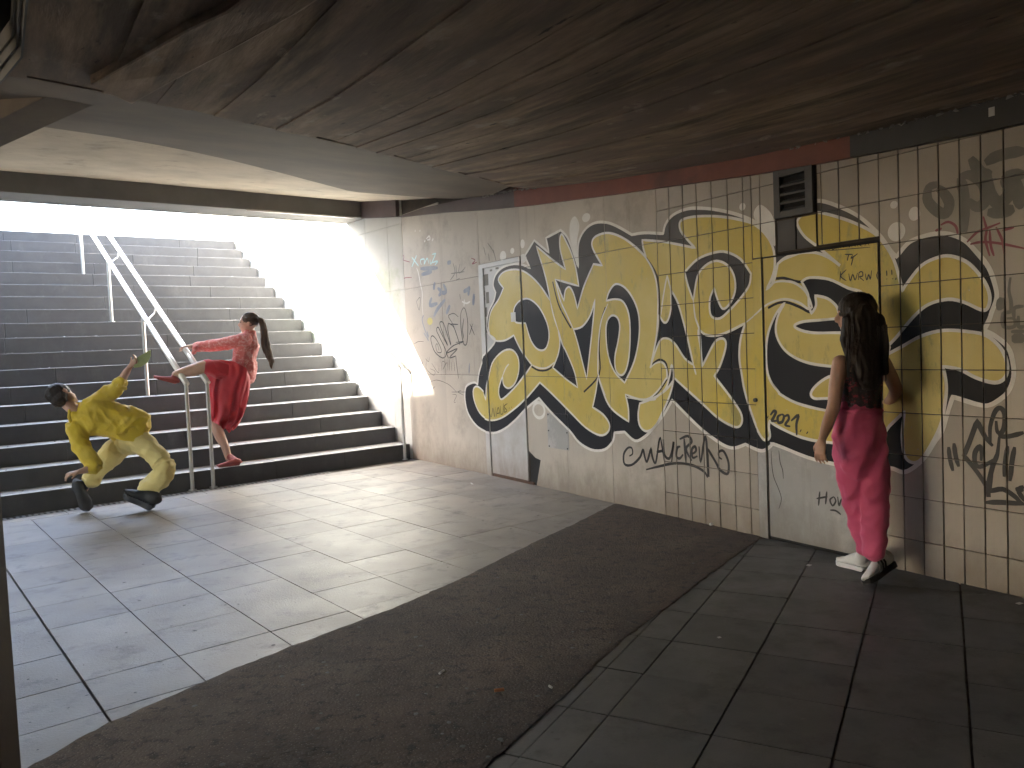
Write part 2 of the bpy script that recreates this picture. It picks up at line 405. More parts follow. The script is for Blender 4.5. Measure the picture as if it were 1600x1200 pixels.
# asphalt strip: relief surface
def asphalt():
    bm = bmesh.new(); vs_ = [bm.verts.new(p) for p in asph_poly]; bm.faces.new(vs_)
    bmesh.ops.triangulate(bm, faces=bm.faces)
    bb = [min(p.x for p in asph_poly), max(p.x for p in asph_poly), min(p.y for p in asph_poly), max(p.y for p in asph_poly)]
    st_ = .06; x = bb[0]
    while x < bb[1]:
        bmesh.ops.bisect_plane(bm, geom=bm.verts[:] + bm.edges[:] + bm.faces[:], plane_co=(x, 0, 0), plane_no=(1, 0, 0)); x += st_
    y = bb[2]
    while y < bb[3]:
        bmesh.ops.bisect_plane(bm, geom=bm.verts[:] + bm.edges[:] + bm.faces[:], plane_co=(0, y, 0), plane_no=(0, 1, 0)); y += st_
    for v in bm.verts:
        bd = v.is_boundary
        n_ = noise.noise(v.co * 1.3) * .007 + noise.noise(v.co * 5) * .004
        if bd:
            k = noise.noise(v.co * 3) * .004 + noise.noise(v.co * 11) * .010 + noise.noise(v.co * 27) * .009
            v.co += mn * k
        v.co.z = .0035 + (0 if bd else max(-.001, .003 + n_ * .6))
    bound = [e for e in bm.edges if e.is_boundary]
    for e in bound: e.smooth = False
    r_ = bmesh.ops.extrude_edge_only(bm, edges=bound)
    for v in [x_ for x_ in r_['geom'] if isinstance(x_, bmesh.types.BMVert)]: v.co.z = -.02
    bmesh.ops.recalc_face_normals(bm, faces=bm.faces)
    me = bpy.data.meshes.new('asphalt_strip'); bm.to_mesh(me); bm.free(); me.materials.append(M['asphalt'])
    me.polygons.foreach_set('use_smooth', [True] * len(me.polygons))
    return link('asphalt_path', me, kind='structure')
asphalt()

# ------------------------------------------------------------------ drain channel along the stairs
dr = empty('drain_channel', uv(-3.6, -.14), label='slotted metal drain channel set in the floor along the foot of the stairs', cat='drain')
b = MB(); b.box(uv(-5.1, -.172, -.012), U * 4.0, V * .004, Z * .014); b.box(uv(-5.1, -.062, -.012), U * 4.0, V * .004, Z * .014)
b.build('rim', M['drain'], dr)
b = MB(); b.box(uv(-5.1, -.17, -.026), U * 4.0, V * .11, Z * .012); b.build('channel_bed', M['black_gap'], dr)
b = MB(); x = -5.095
while x < -1.12:
    b.box(uv(x, -.168, -.004), U * .026, V * .106, Z * .005); x += .05
b.build('slotted_grate', M['drain'], dr, kind='stuff')

# ------------------------------------------------------------------ stairs
RISE, TREAD, NST = .1945, .34, 18
UL = -5.12
UR = 0.075
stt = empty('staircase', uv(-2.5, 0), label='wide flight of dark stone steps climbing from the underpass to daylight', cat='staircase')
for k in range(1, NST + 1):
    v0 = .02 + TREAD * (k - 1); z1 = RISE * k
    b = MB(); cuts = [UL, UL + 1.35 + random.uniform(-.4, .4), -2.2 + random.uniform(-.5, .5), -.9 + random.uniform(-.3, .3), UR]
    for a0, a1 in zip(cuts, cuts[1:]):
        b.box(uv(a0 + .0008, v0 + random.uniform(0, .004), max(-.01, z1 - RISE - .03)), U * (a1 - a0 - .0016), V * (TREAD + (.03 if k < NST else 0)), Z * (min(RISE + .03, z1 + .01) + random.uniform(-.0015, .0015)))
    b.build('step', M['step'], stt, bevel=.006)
b = MB()
for k in range(1, NST + 1):                              # solid body under the steps
    b.box(uv(UL, .06 + TREAD * (k - 1), -.3), U * (UR - UL), V * (TREAD), Z * (.3 + RISE * (k - 1) - .035 if k > 1 else .25))
b.build('stair_core', M['concrete'], stt)
# leaves and grit on the treads, too many to count
b = MB()
for i in range(420):
    k = random.randint(1, 16); u_ = random.uniform(UL, UR); v_ = .02 + TREAD * (k - 1) + abs(random.gauss(0, .10)) + .01
    if v_ > .02 + TREAD * k - .03: continue
    c = uv(u_, v_, RISE * k + .003); s_ = random.uniform(.006, .016)
    a = random.uniform(0, 6.28); e1 = (U * math.cos(a) + V * math.sin(a)) * s_ * 1.6; e2 = Z.cross(e1).normalized() * s_ * .8
    b.add([c - e1, c - e2, c + e1 + Z * s_ * .7, c + e2 + Z * s_ * .3], [(0, 1, 2, 3)])
b.build('stair_litter', M['gum'], kind='stuff', label='small pale bits of litter scattered on the stair treads', cat='litter')

# ------------------------------------------------------------------ stairwell side walls (right one in panels), outside ground
GZ = RISE * NST
swall = empty('stairwell_wall', C0, label='pale panelled side wall of the stairwell right of the steps', cat='wall')
VE = 8.0
b = MB(); b.box(C0 - U * -.02 , U * .4, V * VE, Z * (GZ + .05)); b.build('wall_core', M['concrete'], swall)
jv = [-.004, .36, .95, 1.55, 2.2, 2.85, 3.5, 4.15, 4.8, 5.45, 6.1, 6.75, 7.4, VE]
for i in range(len(jv) - 1):
    sz0 = max(0, (jv[i] - .3) / TREAD * RISE - .25)
    zs = [0, 1.09, 2.17, 3.0, GZ + .05]
    for z0, z1 in zip(zs, zs[1:]):
        if z1 < sz0: continue
        q = MB(); q.box(C0 + V * (jv[i] + .002) + Z * (z0 + .002) + U * (.018), -U * (.018 + random.uniform(.0, .0015)), V * (jv[i + 1] - jv[i] - .004), Z * (z1 - z0 - .004))
        q.build('panel', M['white_wall'], swall)
b = MB(); b.box(C0 + Z * (GZ + .052) + V * 1.3 + U * (-.05), U * .4, V * (VE - 1.3), Z * .9); b.build('parapet', M['white_wall'], swall)
lw = empty('stairwell_wall', uv(UL, 0), label='side wall of the stairwell left of the steps, mostly outside the frame', cat='wall')
b = MB(); b.box(uv(UL - .35, .0, -.05), U * .35, V * VE, Z * (5.42 + .05)); b.build('wall_core', M['white_wall'], lw)
# upper ground
b = MB()
b.box(uv(UL - 30, .02 + TREAD * NST, GZ - .3), U * (60), V * 60, Z * .3)
b.box(uv(.48, 1.4, GZ - .3), U * 30, V * (.62 + TREAD * NST - 2.02 - .003), Z * .3)
b.box(uv(UL - 30, 1.4, GZ - .3), U * 29.6, V * (.62 + TREAD * NST - 2.02 - .003), Z * .3)
b.build('pavement', M['slab'], kind='structure')
# ------------------------------------------------------------------ ceiling
# height of the board-marked slab above the wall line, as a function of the distance along the wall
def lerp_table(t, x):
    if x <= t[0][0]: return t[0][1]
    for (a, za), (b_, zb) in zip(t, t[1:]):
        if x <= b_: return za + (zb - za) * (x - a) / (b_ - a)
    return t[-1][1]
MT = [(-2.0, 3.06), (0, 2.93), (1.3, 2.765), (2.1, 2.69), (3.1, 2.60), (4.0, 2.56), (6, 2.54), (14, 2.54)]
def mz(p): return lerp_table(MT, (p - P0).dot(W))
def on_m(x, y):
    z = 2.8
    for _ in range(25):
        p = floor_pt(x, y, z); z = z + .6 * (mz(p) - z)
    return floor_pt(x, y, z)
b1up = [on_m(*q) for q in ((190, 150), (300, 171), (400, 195), (500, 217), (600, 240), (700, 266), (800, 291))]
dirl = (b1up[0] - b1up[1]); dirl.z = 0; dirl = dirl.normalized()
ext = b1up[0] + dirl * 6; ext.z = mz(ext)
b1up = [ext, b1up[0] + dirl * 2 + Z * 0] + b1up
b1up[1].z = mz(b1up[1])
BLZ = 3.16
b1lo = [floor_pt(x, y, BLZ) for x, y in ((80, 200), (165, 212), (260, 229), (350, 248), (450, 273), (550, 300))]
dl2 = (b1lo[0] - b1lo[2]).normalized()
b1lo = [b1lo[0] + dl2 * 6, b1lo[0] + dl2 * 2] + b1lo + [wp(SC + .9, 3.16, -.1)]
# front edge of the slab above the stairs
VF = .95
FZ = 3.42
front = [uv(a, VF, FZ) for a in (-9, -7, -5.5, -4.4, -3.5, -2.5, -1.5, -.5, .1)]
# M sheet as boards parallel to the wall
tun_far = b1up
b = MB()
nb = 0
x = -.35                                                # distance from the wall into the tunnel
def b1up_s(dist):
    """s where the slab's far edge lies, at a given distance from the wall"""
    best = None
    pts = [((p - P0).dot(W), (p - P0).dot(WN)) for p in b1up]
    pts.sort(key=lambda q: q[1])
    if dist <= pts[0][1]: return pts[0][0]
    for (s0, d0), (s1, d1) in zip(pts, pts[1:]):
        if dist <= d1: return s0 + (s1 - s0) * (dist - d0) / (d1 - d0)
    return pts[-1][0]
while x < 12:
    wd = random.uniform(.09, .2); x1 = x + wd; off = random.uniform(-.010, .008) + (random.choice((0, 0, -.012)) if random.random() < .3 else 0)
    sa_, sb_ = max(-8, b1up_s(x)), max(-8, b1up_s(x1)); tt_ = (0, .04, .09, .15, .22, .3, .45, .7, 1)
    for t0_, t1_ in zip(tt_, tt_[1:]):
        o4 = []
        for s_, d_ in ((sa_ + (12 - sa_) * t0_, x), (sa_ + (12 - sa_) * t1_, x), (sb_ + (12 - sb_) * t1_, x1 + .002), (sb_ + (12 - sb_) * t0_, x1 + .002)):
            p = P0 + W * s_ + WN * d_; p.z = lerp_table(MT, s_) + off; o4.append(p)
        b.add(o4 + [p + Z * .08 for p in o4], [(0, 1, 2, 3), (4, 7, 6, 5), (0, 4, 5, 1), (1, 5, 6, 2), (2, 6, 7, 3), (3, 7, 4, 0)])
    x = x1
ceil = empty('ceiling', P0 + WN * 3 + Z * 2.6, kind='structure')
b.build('board_marked_slab', M['ceiling'], ceil)
# strips B1 (haunch) and B2 (lit soffit)
def strip(a, c, mt, name, rel=.004, sub=10):
    q = MB(); n_ = 60; 
    def samp(pl, t):
        L = [0]
        for p_, r_ in zip(pl, pl[1:]): L.append(L[-1] + (r_ - p_).length)
        d_ = t * L[-1]
        for i in range(len(pl) - 1):
            if d_ <= L[i + 1] + 1e-9: return pl[i].lerp(pl[i + 1], (d_ - L[i]) / max(1e-9, L[i + 1] - L[i]))
        return pl[-1].copy()
    vv = []
    for i in range(n_ + 1):
        t = i / n_; A_ = samp(a, t); C_ = samp(c, t)
        for j in range(sub + 1):
            p = A_.lerp(C_, j / sub); p = p + Z * (noise.noise(p * 2.1) * rel + noise.noise(p * 9) * rel * .4); vv.append(p)
    ff = [(i * (sub + 1) + j, (i + 1) * (sub + 1) + j, (i + 1) * (sub + 1) + j + 1, i * (sub + 1) + j + 1) for i in range(n_) for j in range(sub)]
    base = len(vv); vv2 = [p + Z * .05 for p in vv]
    q.add(vv + vv2, ff + [tuple(k + base for k in f[::-1]) for f in ff])
    return q.build(name, mt, ceil, smooth=True)
up_pts = b1up + [wp(SC + 1.6, 3.0, -.15)]
strip([p + Z * .006 for p in up_pts], [p.copy() for p in b1lo], M['ceiling_mid'], 'haunch')
strip([p + Z * .003 for p in b1lo], front, M['ceiling_smooth'], 'front_soffit')
# dark crease where the boards end
b = MB(); b.tube([p + Z * .010 for p in b1up[1:]], .012, 6); b.build('crease', M['ceiling'], ceil)
# edge beam over the opening
b = MB(); b.box(uv(-9, VF - .04, 3.20), U * 9.12, V * .5, Z * .235); b.build('edge_beam', M['edge_beam'], ceil, bevel=.008)
b = MB(); b.box(uv(-1.55, VF - .055, 3.185), U * 1.45, V * .014, Z * .02); b.build('edge_trim', M['steel'], ceil)
# rib crossing the slab, upper left
rz = 2.78
ribp = [floor_pt(x_, y_, rz) for x_, y_ in ((0, 230), (165, 155))]; ribq = [floor_pt(x_, y_, rz) for x_, y_ in ((0, 185), (150, 118))]
rd = (ribp[1] - ribp[0]).normalized()
ra_, rb_ = (ribp[0] + ribq[0]) / 2 - rd * 1.6, (ribp[1] + ribq[1]) / 2 + rd * 3.4
rn_ = Vector((-rd.y, rd.x, 0)); hw = abs((ribq[0] - ribp[0]).dot(rn_)) / 2
b = MB(); b.box(ra_ - rn_ * hw, rn_ * 2 * hw, rb_ - ra_, Z * .16); b.build('rib', M['ceiling_mid'], ceil, bevel=.01)
# it carries on across the board-marked slab
rp = [on_m(*q) for q in ((205, 152), (300, 98), (370, 60), (470, 2), (560, -60), (430, -60), (350, 2), (290, 30), (140, 120))]
b = MB(); b.prism(rp, [mz(p_) - .035 for p_ in rp], [mz(p_) + .05 for p_ in rp]); b.build('rib', M['ceiling'], ceil, bevel=.012)
# roof body above everything
roof = MB()
cpts = [uv(-16, 1.35), uv(.3, 1.35), uv(.3, .35), C0 + U * .45 + V * .35, wp(SC, 0, -.5), wp(SK, 0, -.5), wp(12, 0, -.5), wp(12, 0, 14), uv(-16, -14)]
roof.prism(cpts, 3.47, 4.25); roof.build('roof_slab', M['concrete'], kind='structure')
# closing fascia in front of the roof body, seen from outside
b = MB(); b.box(uv(-16, 1.352, 3.2), U * 16.3, V * .12, Z * 1.9); b.build('bridge_parapet', M['concrete'], label='plain concrete parapet of the bridge above the stairs', cat='parapet')

# ------------------------------------------------------------------ fascia band along the wall top
WT = [wsz(x_, y_) for x_, y_ in ((700, 332), (764, 328), (830, 321.5), (960, 305), (1040, 293), (1187, 273), (1275, 258), (1390, 237), (1500, 216), (1600, 195))]
WT = [(SC, 3.075)] + WT + [(6.0, 2.385), (12, 2.38)]
def wtop(s): return lerp_table(WT, s)
def ctop(s): return lerp_table(MT, s)
segs = [(SC + .01, SK, 'fascia_brown'), (SK, -.02, 'fascia_brown'), (-.02, 2.0, 'fascia_red'), (2.0, 3.7, 'fascia_red'), (3.7, 6.5, 'fascia_dark'), (6.5, 12, 'fascia_dark')]
fas = empty('fascia_band', wp(2, 2.5), label='painted band running along the top of the tiled wall, brown then red then dark grey', cat='fascia')
for a0, a1, mt in segs:
    q = MB(); nn = 8
    for i in range(nn):
        sa, sb = a0 + (a1 - a0) * i / nn, a0 + (a1 - a0) * (i + 1) / nn
        vv = [wp(sa, wtop(sa), .0), wp(sb, wtop(sb), .0), wp(sb, wtop(sb), .05), wp(sa, wtop(sa), .05)]
        tt = [wp(sa, ctop(sa) + .02, .0), wp(sb, ctop(sb) + .02, .0), wp(sb, ctop(sb) + .02, .05), wp(sa, ctop(sa) + .02, .05)]
        q.add(vv + tt, [(0, 3, 2, 1), (4, 5, 6, 7), (0, 1, 5, 4), (2, 3, 7, 6)] + ([(3, 0, 4, 7)] if i == 0 else []) + ([(1, 2, 6, 5)] if i == nn - 1 else []))
    q.build('band_board', M[mt], fas)
q = MB()                                                # along the stairwell side wall up to the edge beam
L_, Hh = C0 - U * .05 + V * .0, VF
q.add([C0 + Z * 3.08 - U * .02, C0 + V * Hh + Z * 3.2 - U * .02, C0 + V * Hh + Z * 3.2 - U * .07, C0 + Z * 3.08 - U * .07,
       C0 + Z * 3.3 - U * .02, C0 + V * Hh + Z * 3.45 - U * .02, C0 + V * Hh + Z * 3.45 - U * .07, C0 + Z * 3.3 - U * .07],
      [(0, 3, 2, 1), (4, 5, 6, 7), (0, 1, 5, 4), (2, 3, 7, 6), (3, 0, 4, 7), (1, 2, 6, 5)])
q.build('band_board', M['fascia_brown'], fas)
# crumbling mortar between band and ceiling
q = MB()
for i in range(260):
    s_ = random.choice((random.uniform(3.2, 6), random.uniform(-.6, 0.4))); r_ = random.uniform(.006, .022)
    c = wp(s_, ctop(s_) - .002, .052 + random.uniform(-.005, .03))
    pts_ = [c + Vector((random.uniform(-1, 1), random.uniform(-1, 1), random.uniform(-1, .4))) * r_ for _ in range(4)]
    q.add(pts_, [(0, 1, 2), (0, 2, 3), (0, 3, 1), (1, 3, 2)])
q.build('loose_mortar', M['concrete'], fas, kind='stuff')

# ------------------------------------------------------------------ right wall: backing, tiles, panels, doors
wall = empty('underpass_wall', wp(1.5, 0), label='long tiled and panelled underpass wall painted with yellow lettering', cat='wall')
b = MB()
for a0, a1 in ((SC, SK), (SK, 12)):
    f0, f1 = wp(a0, -.05, -.014), wp(a1, -.05, -.014)
    k0, k1 = wp(a0, -.05, -.4), wp(a1, -.05, -.4)
    b.add([f0, f1, k1, k0] + [p + Z * 3.35 for p in (f0, f1, k1, k0)], [(0, 3, 2, 1), (4, 5, 6, 7), (0, 1, 5, 4), (1, 2, 6, 5), (2, 3, 7, 6), (3, 0, 4, 7)])
b.build('wall_core', M['grout'], wall)
cells = []                                              # (s0, s1, z0, z1, surface offset) of everything that can carry paint
def tile(s0, s1, z0, z1, depth=None, name='tile', me=None):
    g_ = .0075
    d_ = random.uniform(-.0015, .0015)
    a0, a1, c0, c1 = s0 + g_ / 2, s1 - g_ / 2, z0 + g_ * .35, z1 - g_ * .35
    if a1 - a0 < .01 or c1 - c0 < .01: return
    cp = wp((a0 + a1) / 2, (c0 + c1) / 2, d_ - .008)
    o = link(name, me or tile_mesh, wall, loc=cp)
    _, n_ = wall_frame((a0 + a1) / 2); wd = W if s0 >= SK - .01 else AW
    o.rotation_euler = (0, 0, math.atan2(wd.y, wd.x)); o.scale = (a1 - a0, .016, c1 - c0)
    cells.append((a0, a1, c0, c1, d_ ))
rows = [-.05, .19, .4365, .683, .925, 1.175, 1.422, 1.665, 1.905, 2.158, 2.403, 2.66]
mid_s = [1.955, 2.098, 2.246, 2.388, 2.536, 2.687, 2.826, 2.90]
for a0, a1 in zip(mid_s, mid_s[1:]):
    for z0, z1 in zip(rows, rows[1:]):
        tile(a0, a1, z0, min(z1, wtop(a0) + .02))
for a0, a1 in ((2.90, 2.975), (2.975, 3.10)):
    for z0, z1 in ((1.93, 2.158), (2.158, 2.403), (2.403, 2.55)): tile(a0, a1, z0, z1)
for a0, a1 in ((3.425, 3.457), (3.457, 3.582), (3.582, 3.716), (3.716, 3.847)):
    for z0, z1 in ((1.955, 2.158), (2.158, 2.403), (2.403, 2.52)): tile(a0, a1, z0, z1)
near_s = [3.847, 3.970, 4.087, 4.202, 4.315, 4.427, 4.540, 4.653]
while near_s[-1] < S_END: near_s.append(near_s[-1] + .113)
for a0, a1 in zip(near_s, near_s[1:]):
    for z0, z1 in zip(rows, rows[1:]):
        tile(a0, a1, z0, min(z1, wtop(a0) + .02))
# plain cladding past the frame
q = MB(); q.box(wp(near_s[-1] + .01, 0, -.012), W * (12 - near_s[-1]), WN * .012, Z * 2.6); q.build('cladding', M['panel'], wall)

def panel(s0, s1, z0, z1, mt, name='panel', depth=0.0, thick=.014, gap=.004, parent=None, bevel=.0015, cell=True):
    q = MB(); q.box(wp(s0 + gap / 2, z0 + gap / 2, depth - thick), (wp(s1 - gap / 2, 0) - wp(s0 + gap / 2, 0)), wall_frame((s0 + s1) / 2)[1] * thick, Z * (z1 - z0 - gap))
    o = q.build(name, mt, parent or wall, bevel=bevel)
    if cell: cells.append((s0 + gap / 2, s1 - gap / 2, z0 + gap / 2, z1 - gap / 2, depth))
    return o
sA = [SC, wsz(706, 650)[0], wsz(738, 650)[0], SK + .0]
pz = [0, 1.09, 2.165]
for a0, a1 in ((SC, wsz(692, 500)[0]), (wsz(692, 500)[0], SK)):
    for z0, z1 in ((0, 1.09), (1.09, 2.165), (2.165, 3.3)):
        a1_ = min(a1, SK)
        panel(a0, a1_, z0, min(z1, wtop(a0) + .03), M['panel'], depth=random.uniform(-.002, .002))
DS0, DS1 = SK, -.02
panel(SK + .002, -.02, 2.285, 2.95, M['panel'])
pj = [-.02, .642, 1.309, 1.955]
pjn = [-.02, .42, .62, 1.309, 1.955]
for a0, a1 in zip([-.02, .642, 1.309], [.642, 1.309, 1.955]):
    for z0, z1 in ((0, 1.09), (1.09, 2.165), (2.165, 3.0)):
        if a0 == -.02 and z0 == 0: continue
        panel(a0, a1, z0, min(z1, wtop(a1) + .1), M['panel'], depth=random.uniform(-.001, .001))
# first panel right of the white door is broken at its lower corner
q = MB()
brk = [(-.018, .34), (.10, .28), (.19, .265), (.14, .12), (.10, .002), (.64, .002), (.64, 1.088), (-.018, 1.088)]
nn = len(brk); q.add([wp(a, z_, 0) for a, z_ in brk] + [wp(a, z_, -.014) for a, z_ in brk], [tuple(range(nn)), tuple(range(nn, 2 * nn))[::-1]] + [(i, nn + i, nn + (i + 1) % nn, (i + 1) % nn) for i in range(nn)])
q.build('panel', M['panel'], wall, label='wall panel with a jagged hole at its lower left corner')
cells.append((-.018, .64, .36, 1.088, 0)); 
q = MB(); q.box(wp(-.018, .002, -.0139), W * .2, WN * .002, Z * .34); q.build('hole_back', M['black_gap'], wall)
# small riveted plate
pl = panel(.335, .675, .405, .742, M['door_grey'], 'access_plate', depth=.004, thick=.004, gap=0, cell=True)
q = MB()
for s_, z_ in ((.355, .42), (.655, .42), (.355, .725), (.655, .725), (.355, .57), (.655, .57)):
    q.tube([wp(s_, z_, .004), wp(s_, z_, .008)], .007, 8)
q.build('rivet', M['black_gap'], pl)
# white metal door at the kink
dr_ = panel(SK + .10, -.035, .03, 2.235, M['door_white'], 'metal_door', depth=.006, thick=.02, gap=.006)
q = MB()
q.box(wp(SK + .004, .0, -.012), W * .09, WN * .028, Z * 2.28); q.box(wp(SK + .094, 2.236, -.012), W * (-.02 - SK - .094), WN * .028, Z * .044)
q.build('door_frame', M['door_white'], wall); cells.append((SK + .004, SK + .094, 0, 2.28, .016)); cells.append((SK + .094, -.02, 2.236, 2.28, .016))
q = MB(); q.box(wp(SK + .10, .0, -.01), W * (.80), WN * .014, Z * .028); q.build('rusty_sill', M['rust'], wall)
# remains of posters at the top of that door
pst = MB(); rr = random.Random(3)
for s_, z_, ws, hs in ((-.76, 2.05, .10, .12), (-.78, 1.90, .04, .10), (-.72, 1.86, .06, .12), (-.77, 1.72, .06, .10), (-.62, 2.19, .05, .02), (-.5, 2.2, .06, .02), (-.76, 1.55, .05, .06)):
    pst.box(wp(s_, z_, .0061), W * ws, WN * .001, Z * hs)
pst.build('poster_scrap', M['tag_grey'], dr_)
stk = MB(); stk.box(wp(*wsz(800, 503), .0105), W * .09, WN * .001, Z * .095); stk.build('sticker', M['paper'], dr_)
# grey double door
GS0, GS1, GZ1 = 2.985, 3.835, 1.93
panel(2.90, 2.975, 0, 1.925, M['door_grey'], 'door_frame', depth=.004, thick=.018, gap=.002)
panel(GS0, GS1, .02, GZ1 - .005, M['door_grey'], 'metal_door', depth=-.002, thick=.012, gap=.008)
q = MB(); q.box(wp(2.976, 0, -.0139), W * .87, WN * .001, Z * 1.94); q.build('door_gap', M['black_gap'], wall)
lk = MB(); p_ = wsz(1182, 625); lk.tube([wp(p_[0], p_[1], 0), wp(p_[0], p_[1], .02)], .014, 12); lk.build('door_lock', M['vent'], wall)
# louvred vent and the boarded opening under it
vn = empty('vent_louvre', wp(3.26, 2.3), label='dark metal louvred vent high on the wall above the grey door', cat='vent')
q = MB(); s0, s1, z0, z1 = 3.115, 3.415, 2.165, 2.50
for (a, c, e, f_) in ((s0, s0 + .048, z0, z1), (s1 - .055, s1, z0, z1), (s0 + .048, s1 - .055, z1 - .07, z1), (s0 + .048, s1 - .055, z0, z0 + .04)):
    q.box(wp(a, e, -.013), W * (c - a), WN * .045, Z * (f_ - e))
q.build('vent_frame', M['vent'], vn, bevel=.003)
for k in range(4):
    zz = z0 + .05 + k * .055
    q = MB(); q.box(wp(s0 + .05, zz, -.006), W * (s1 - s0 - .107), WN * .030 - Z * .02, Z * .012 + WN * .003); q.build('slat', M['vent'], vn)
q = MB(); q.box(wp(s0 + .04, z0, -.0138), W * .22, WN * .002, Z * .33); q.build('vent_back', M['black_gap'], vn)
panel(3.115, 3.26, 1.95, 2.155, M['vent'], 'blanking_board', depth=.0, gap=.006); panel(3.263, 3.415, 1.95, 2.155, M['vent'], 'blanking_board', depth=-.004, gap=.006)

# ------------------------------------------------------------------ rest of the tunnel, outside the frame
b = MB(); b.box(uv(-9.2, .0, -.1), U * 4.07, V * .35, Z * 3.55); b.build('end_wall', M['concrete'], label='concrete wall left of the stair opening', cat='wall')
b = MB(); b.box(uv(-9.6, -1.0, -.1), U * .4, V * 1.4, Z * 3.6); b.build('far_side_wall', M['concrete'], label='concrete wall on the far left side of the underpass', cat='wall')  # stops short: the opening beyond it is added to let fill light in
for k_ in range(2):  # unseen blocks added to narrow that opening and limit the fill
    b = MB(); b.box(uv(-9.6, (-3.4, -14)[k_], -.1), U * .4, V * (.4, 8.6)[k_], Z * 3.6); b.build('fill_pillar', M['concrete'], label='unseen concrete pillar added to narrow the made-up left opening that lets in fill light', cat='pillar', group='pillars added to trim the fill light')
b = MB(); b.box(uv(-9.6, -14.4, -.1), U * 9, V * .4, Z * 3.6); b.build('back_wall', M['concrete'], label='concrete wall behind the viewer at the end of the underpass', cat='wall')
# brown post close to the camera at the left edge
pb = at(13, 1010, 2.35); pb.z = 0
pt = at(-30, 840, 2.35)
px0 = at(4, 900, 2.35); lft = Vector((-1, -.25, 0)).normalized()
q = MB(); c1 = at(-15, 980, 2.35); c1.z = 0
q.box(c1 - Z * .0, lft * .16, Vector((-lft.y, lft.x, 0)) * -.16, Z * 2.75)
q.build('steel_post', M['column'], bevel=.008, label='dark brown square post cut off by the left edge close to the viewer', cat='post')
# light housing hanging at the upper left
q = MB()
hc = floor_pt(36, 90, 2.36); h2 = floor_pt(-60, 205, 2.36); h3 = floor_pt(50, -60, 2.36)
e1 = (h2 - hc); e2 = (h3 - hc)
lampbox = empty('light_housing', hc, label='unlit grey metal light housing hanging in the upper left corner', cat='light fitting')
def rim(t0, t1, zlo, zhi):
    q.prism([hc + (e1 + e2).normalized() * 0 + e1.normalized() * t0 * 1.2 + e2.normalized() * t0, hc + e1 * 1.0, hc + e1 + e2, hc + e2], zlo, zhi)
wth = .035
en1, en2 = e1.normalized(), e2.normalized()
for k in range(3):
    o_ = hc + (en1 + en2) * (wth * 1.6 * k); zz = 2.36 + .03 * k
    L1, L2 = e1.length - wth * 3.2 * k, e2.length - wth * 3.2 * k
    q.prism([o_, o_ + en1 * L1, o_ + en1 * L1 + en2 * wth, o_ + en2 * wth + en1 * wth * .0], zz, 2.6)
    q.prism([o_ + en2 * wth, o_ + en2 * L2, o_ + en2 * L2 + en1 * wth, o_ + en2 * wth + en1 * wth], zz, 2.6)
q.build('housing_frame', M['lamp_housing'], lampbox)
q = MB(); q.prism([hc + (en1 + en2) * .05, hc + e1, hc + e1 + e2, hc + e2], 2.47, 2.6); q.build('housing_box', M['black_gap'], lampbox)

# ------------------------------------------------------------------ handrails
def rail_set(u0, posts, name, label, v0, v1, zf, r=.021, end_down=None):
    t = empty(name, uv(u0, v0, 0), label=label, cat='handrail', group='steel handrails on the stairs')
    q = MB(); q.tube([uv(u0, v0 + (v1 - v0) * i / 12, zf(v0 + (v1 - v0) * i / 12)) for i in range(13)], r * 1.45, 14); q.build('rail', M['rail'], t, smooth=True)
    for v_, zb in posts:
        q = MB(); q.tube([uv(u0, v_, zb), uv(u0, v_, zf(v_))], r, 12); q.tube([uv(u0, v_, zb), uv(u0, v_, zb + .008)], r * 2, 16)
        q.build('post', M['steel'], t, smooth=False)
    return t
zr = lambda v: 1.21 + .53 * (v - .1)
stepz = lambda v: 0 if v < .02 else RISE * (int((v - .02) / TREAD) + 1)
ra1 = rail_set(-2.66, [(-.01, 0)] + [(v_, stepz(v_)) for v_ in (1.52, 3.1, 4.7, 6.3)], 'handrail', 'left steel handrail of the pair up the middle of the stairs', -.03, 6.9, zr)
ra2 = rail_set(-2.44, [(-.01, 0)] , 'handrail', 'right steel handrail of the pair up the middle of the stairs', -.03, 6.9, zr)
for v_ in (1.75, 3.4, 5.0, 6.5):
    q = MB(); q.tube([uv(-2.44, v_, zr(v_)), uv(-2.47, v_, zr(v_) - .10), uv(-2.62, v_ - .2, zr(v_ - .2) - .10), uv(-2.66, v_ - .23, zr(v_ - .23))], .009, 8); q.build('bracket', M['steel'], ra1)
hp = floor_pt(633, 718) 
uh = (hp - S0).dot(U); vh = (hp - S0).dot(V)
zr3 = lambda v: 1.19 + .53 * (v - vh) if v > vh + .0 else 1.19
rail_set(uh, [(vh, 0)] + [(v_, stepz(v_)) for v_ in (2.2, 4.2, 6.2)], 'handrail', 'steel handrail beside the right side wall of the stairs', vh, 6.9, zr3, r=.019)
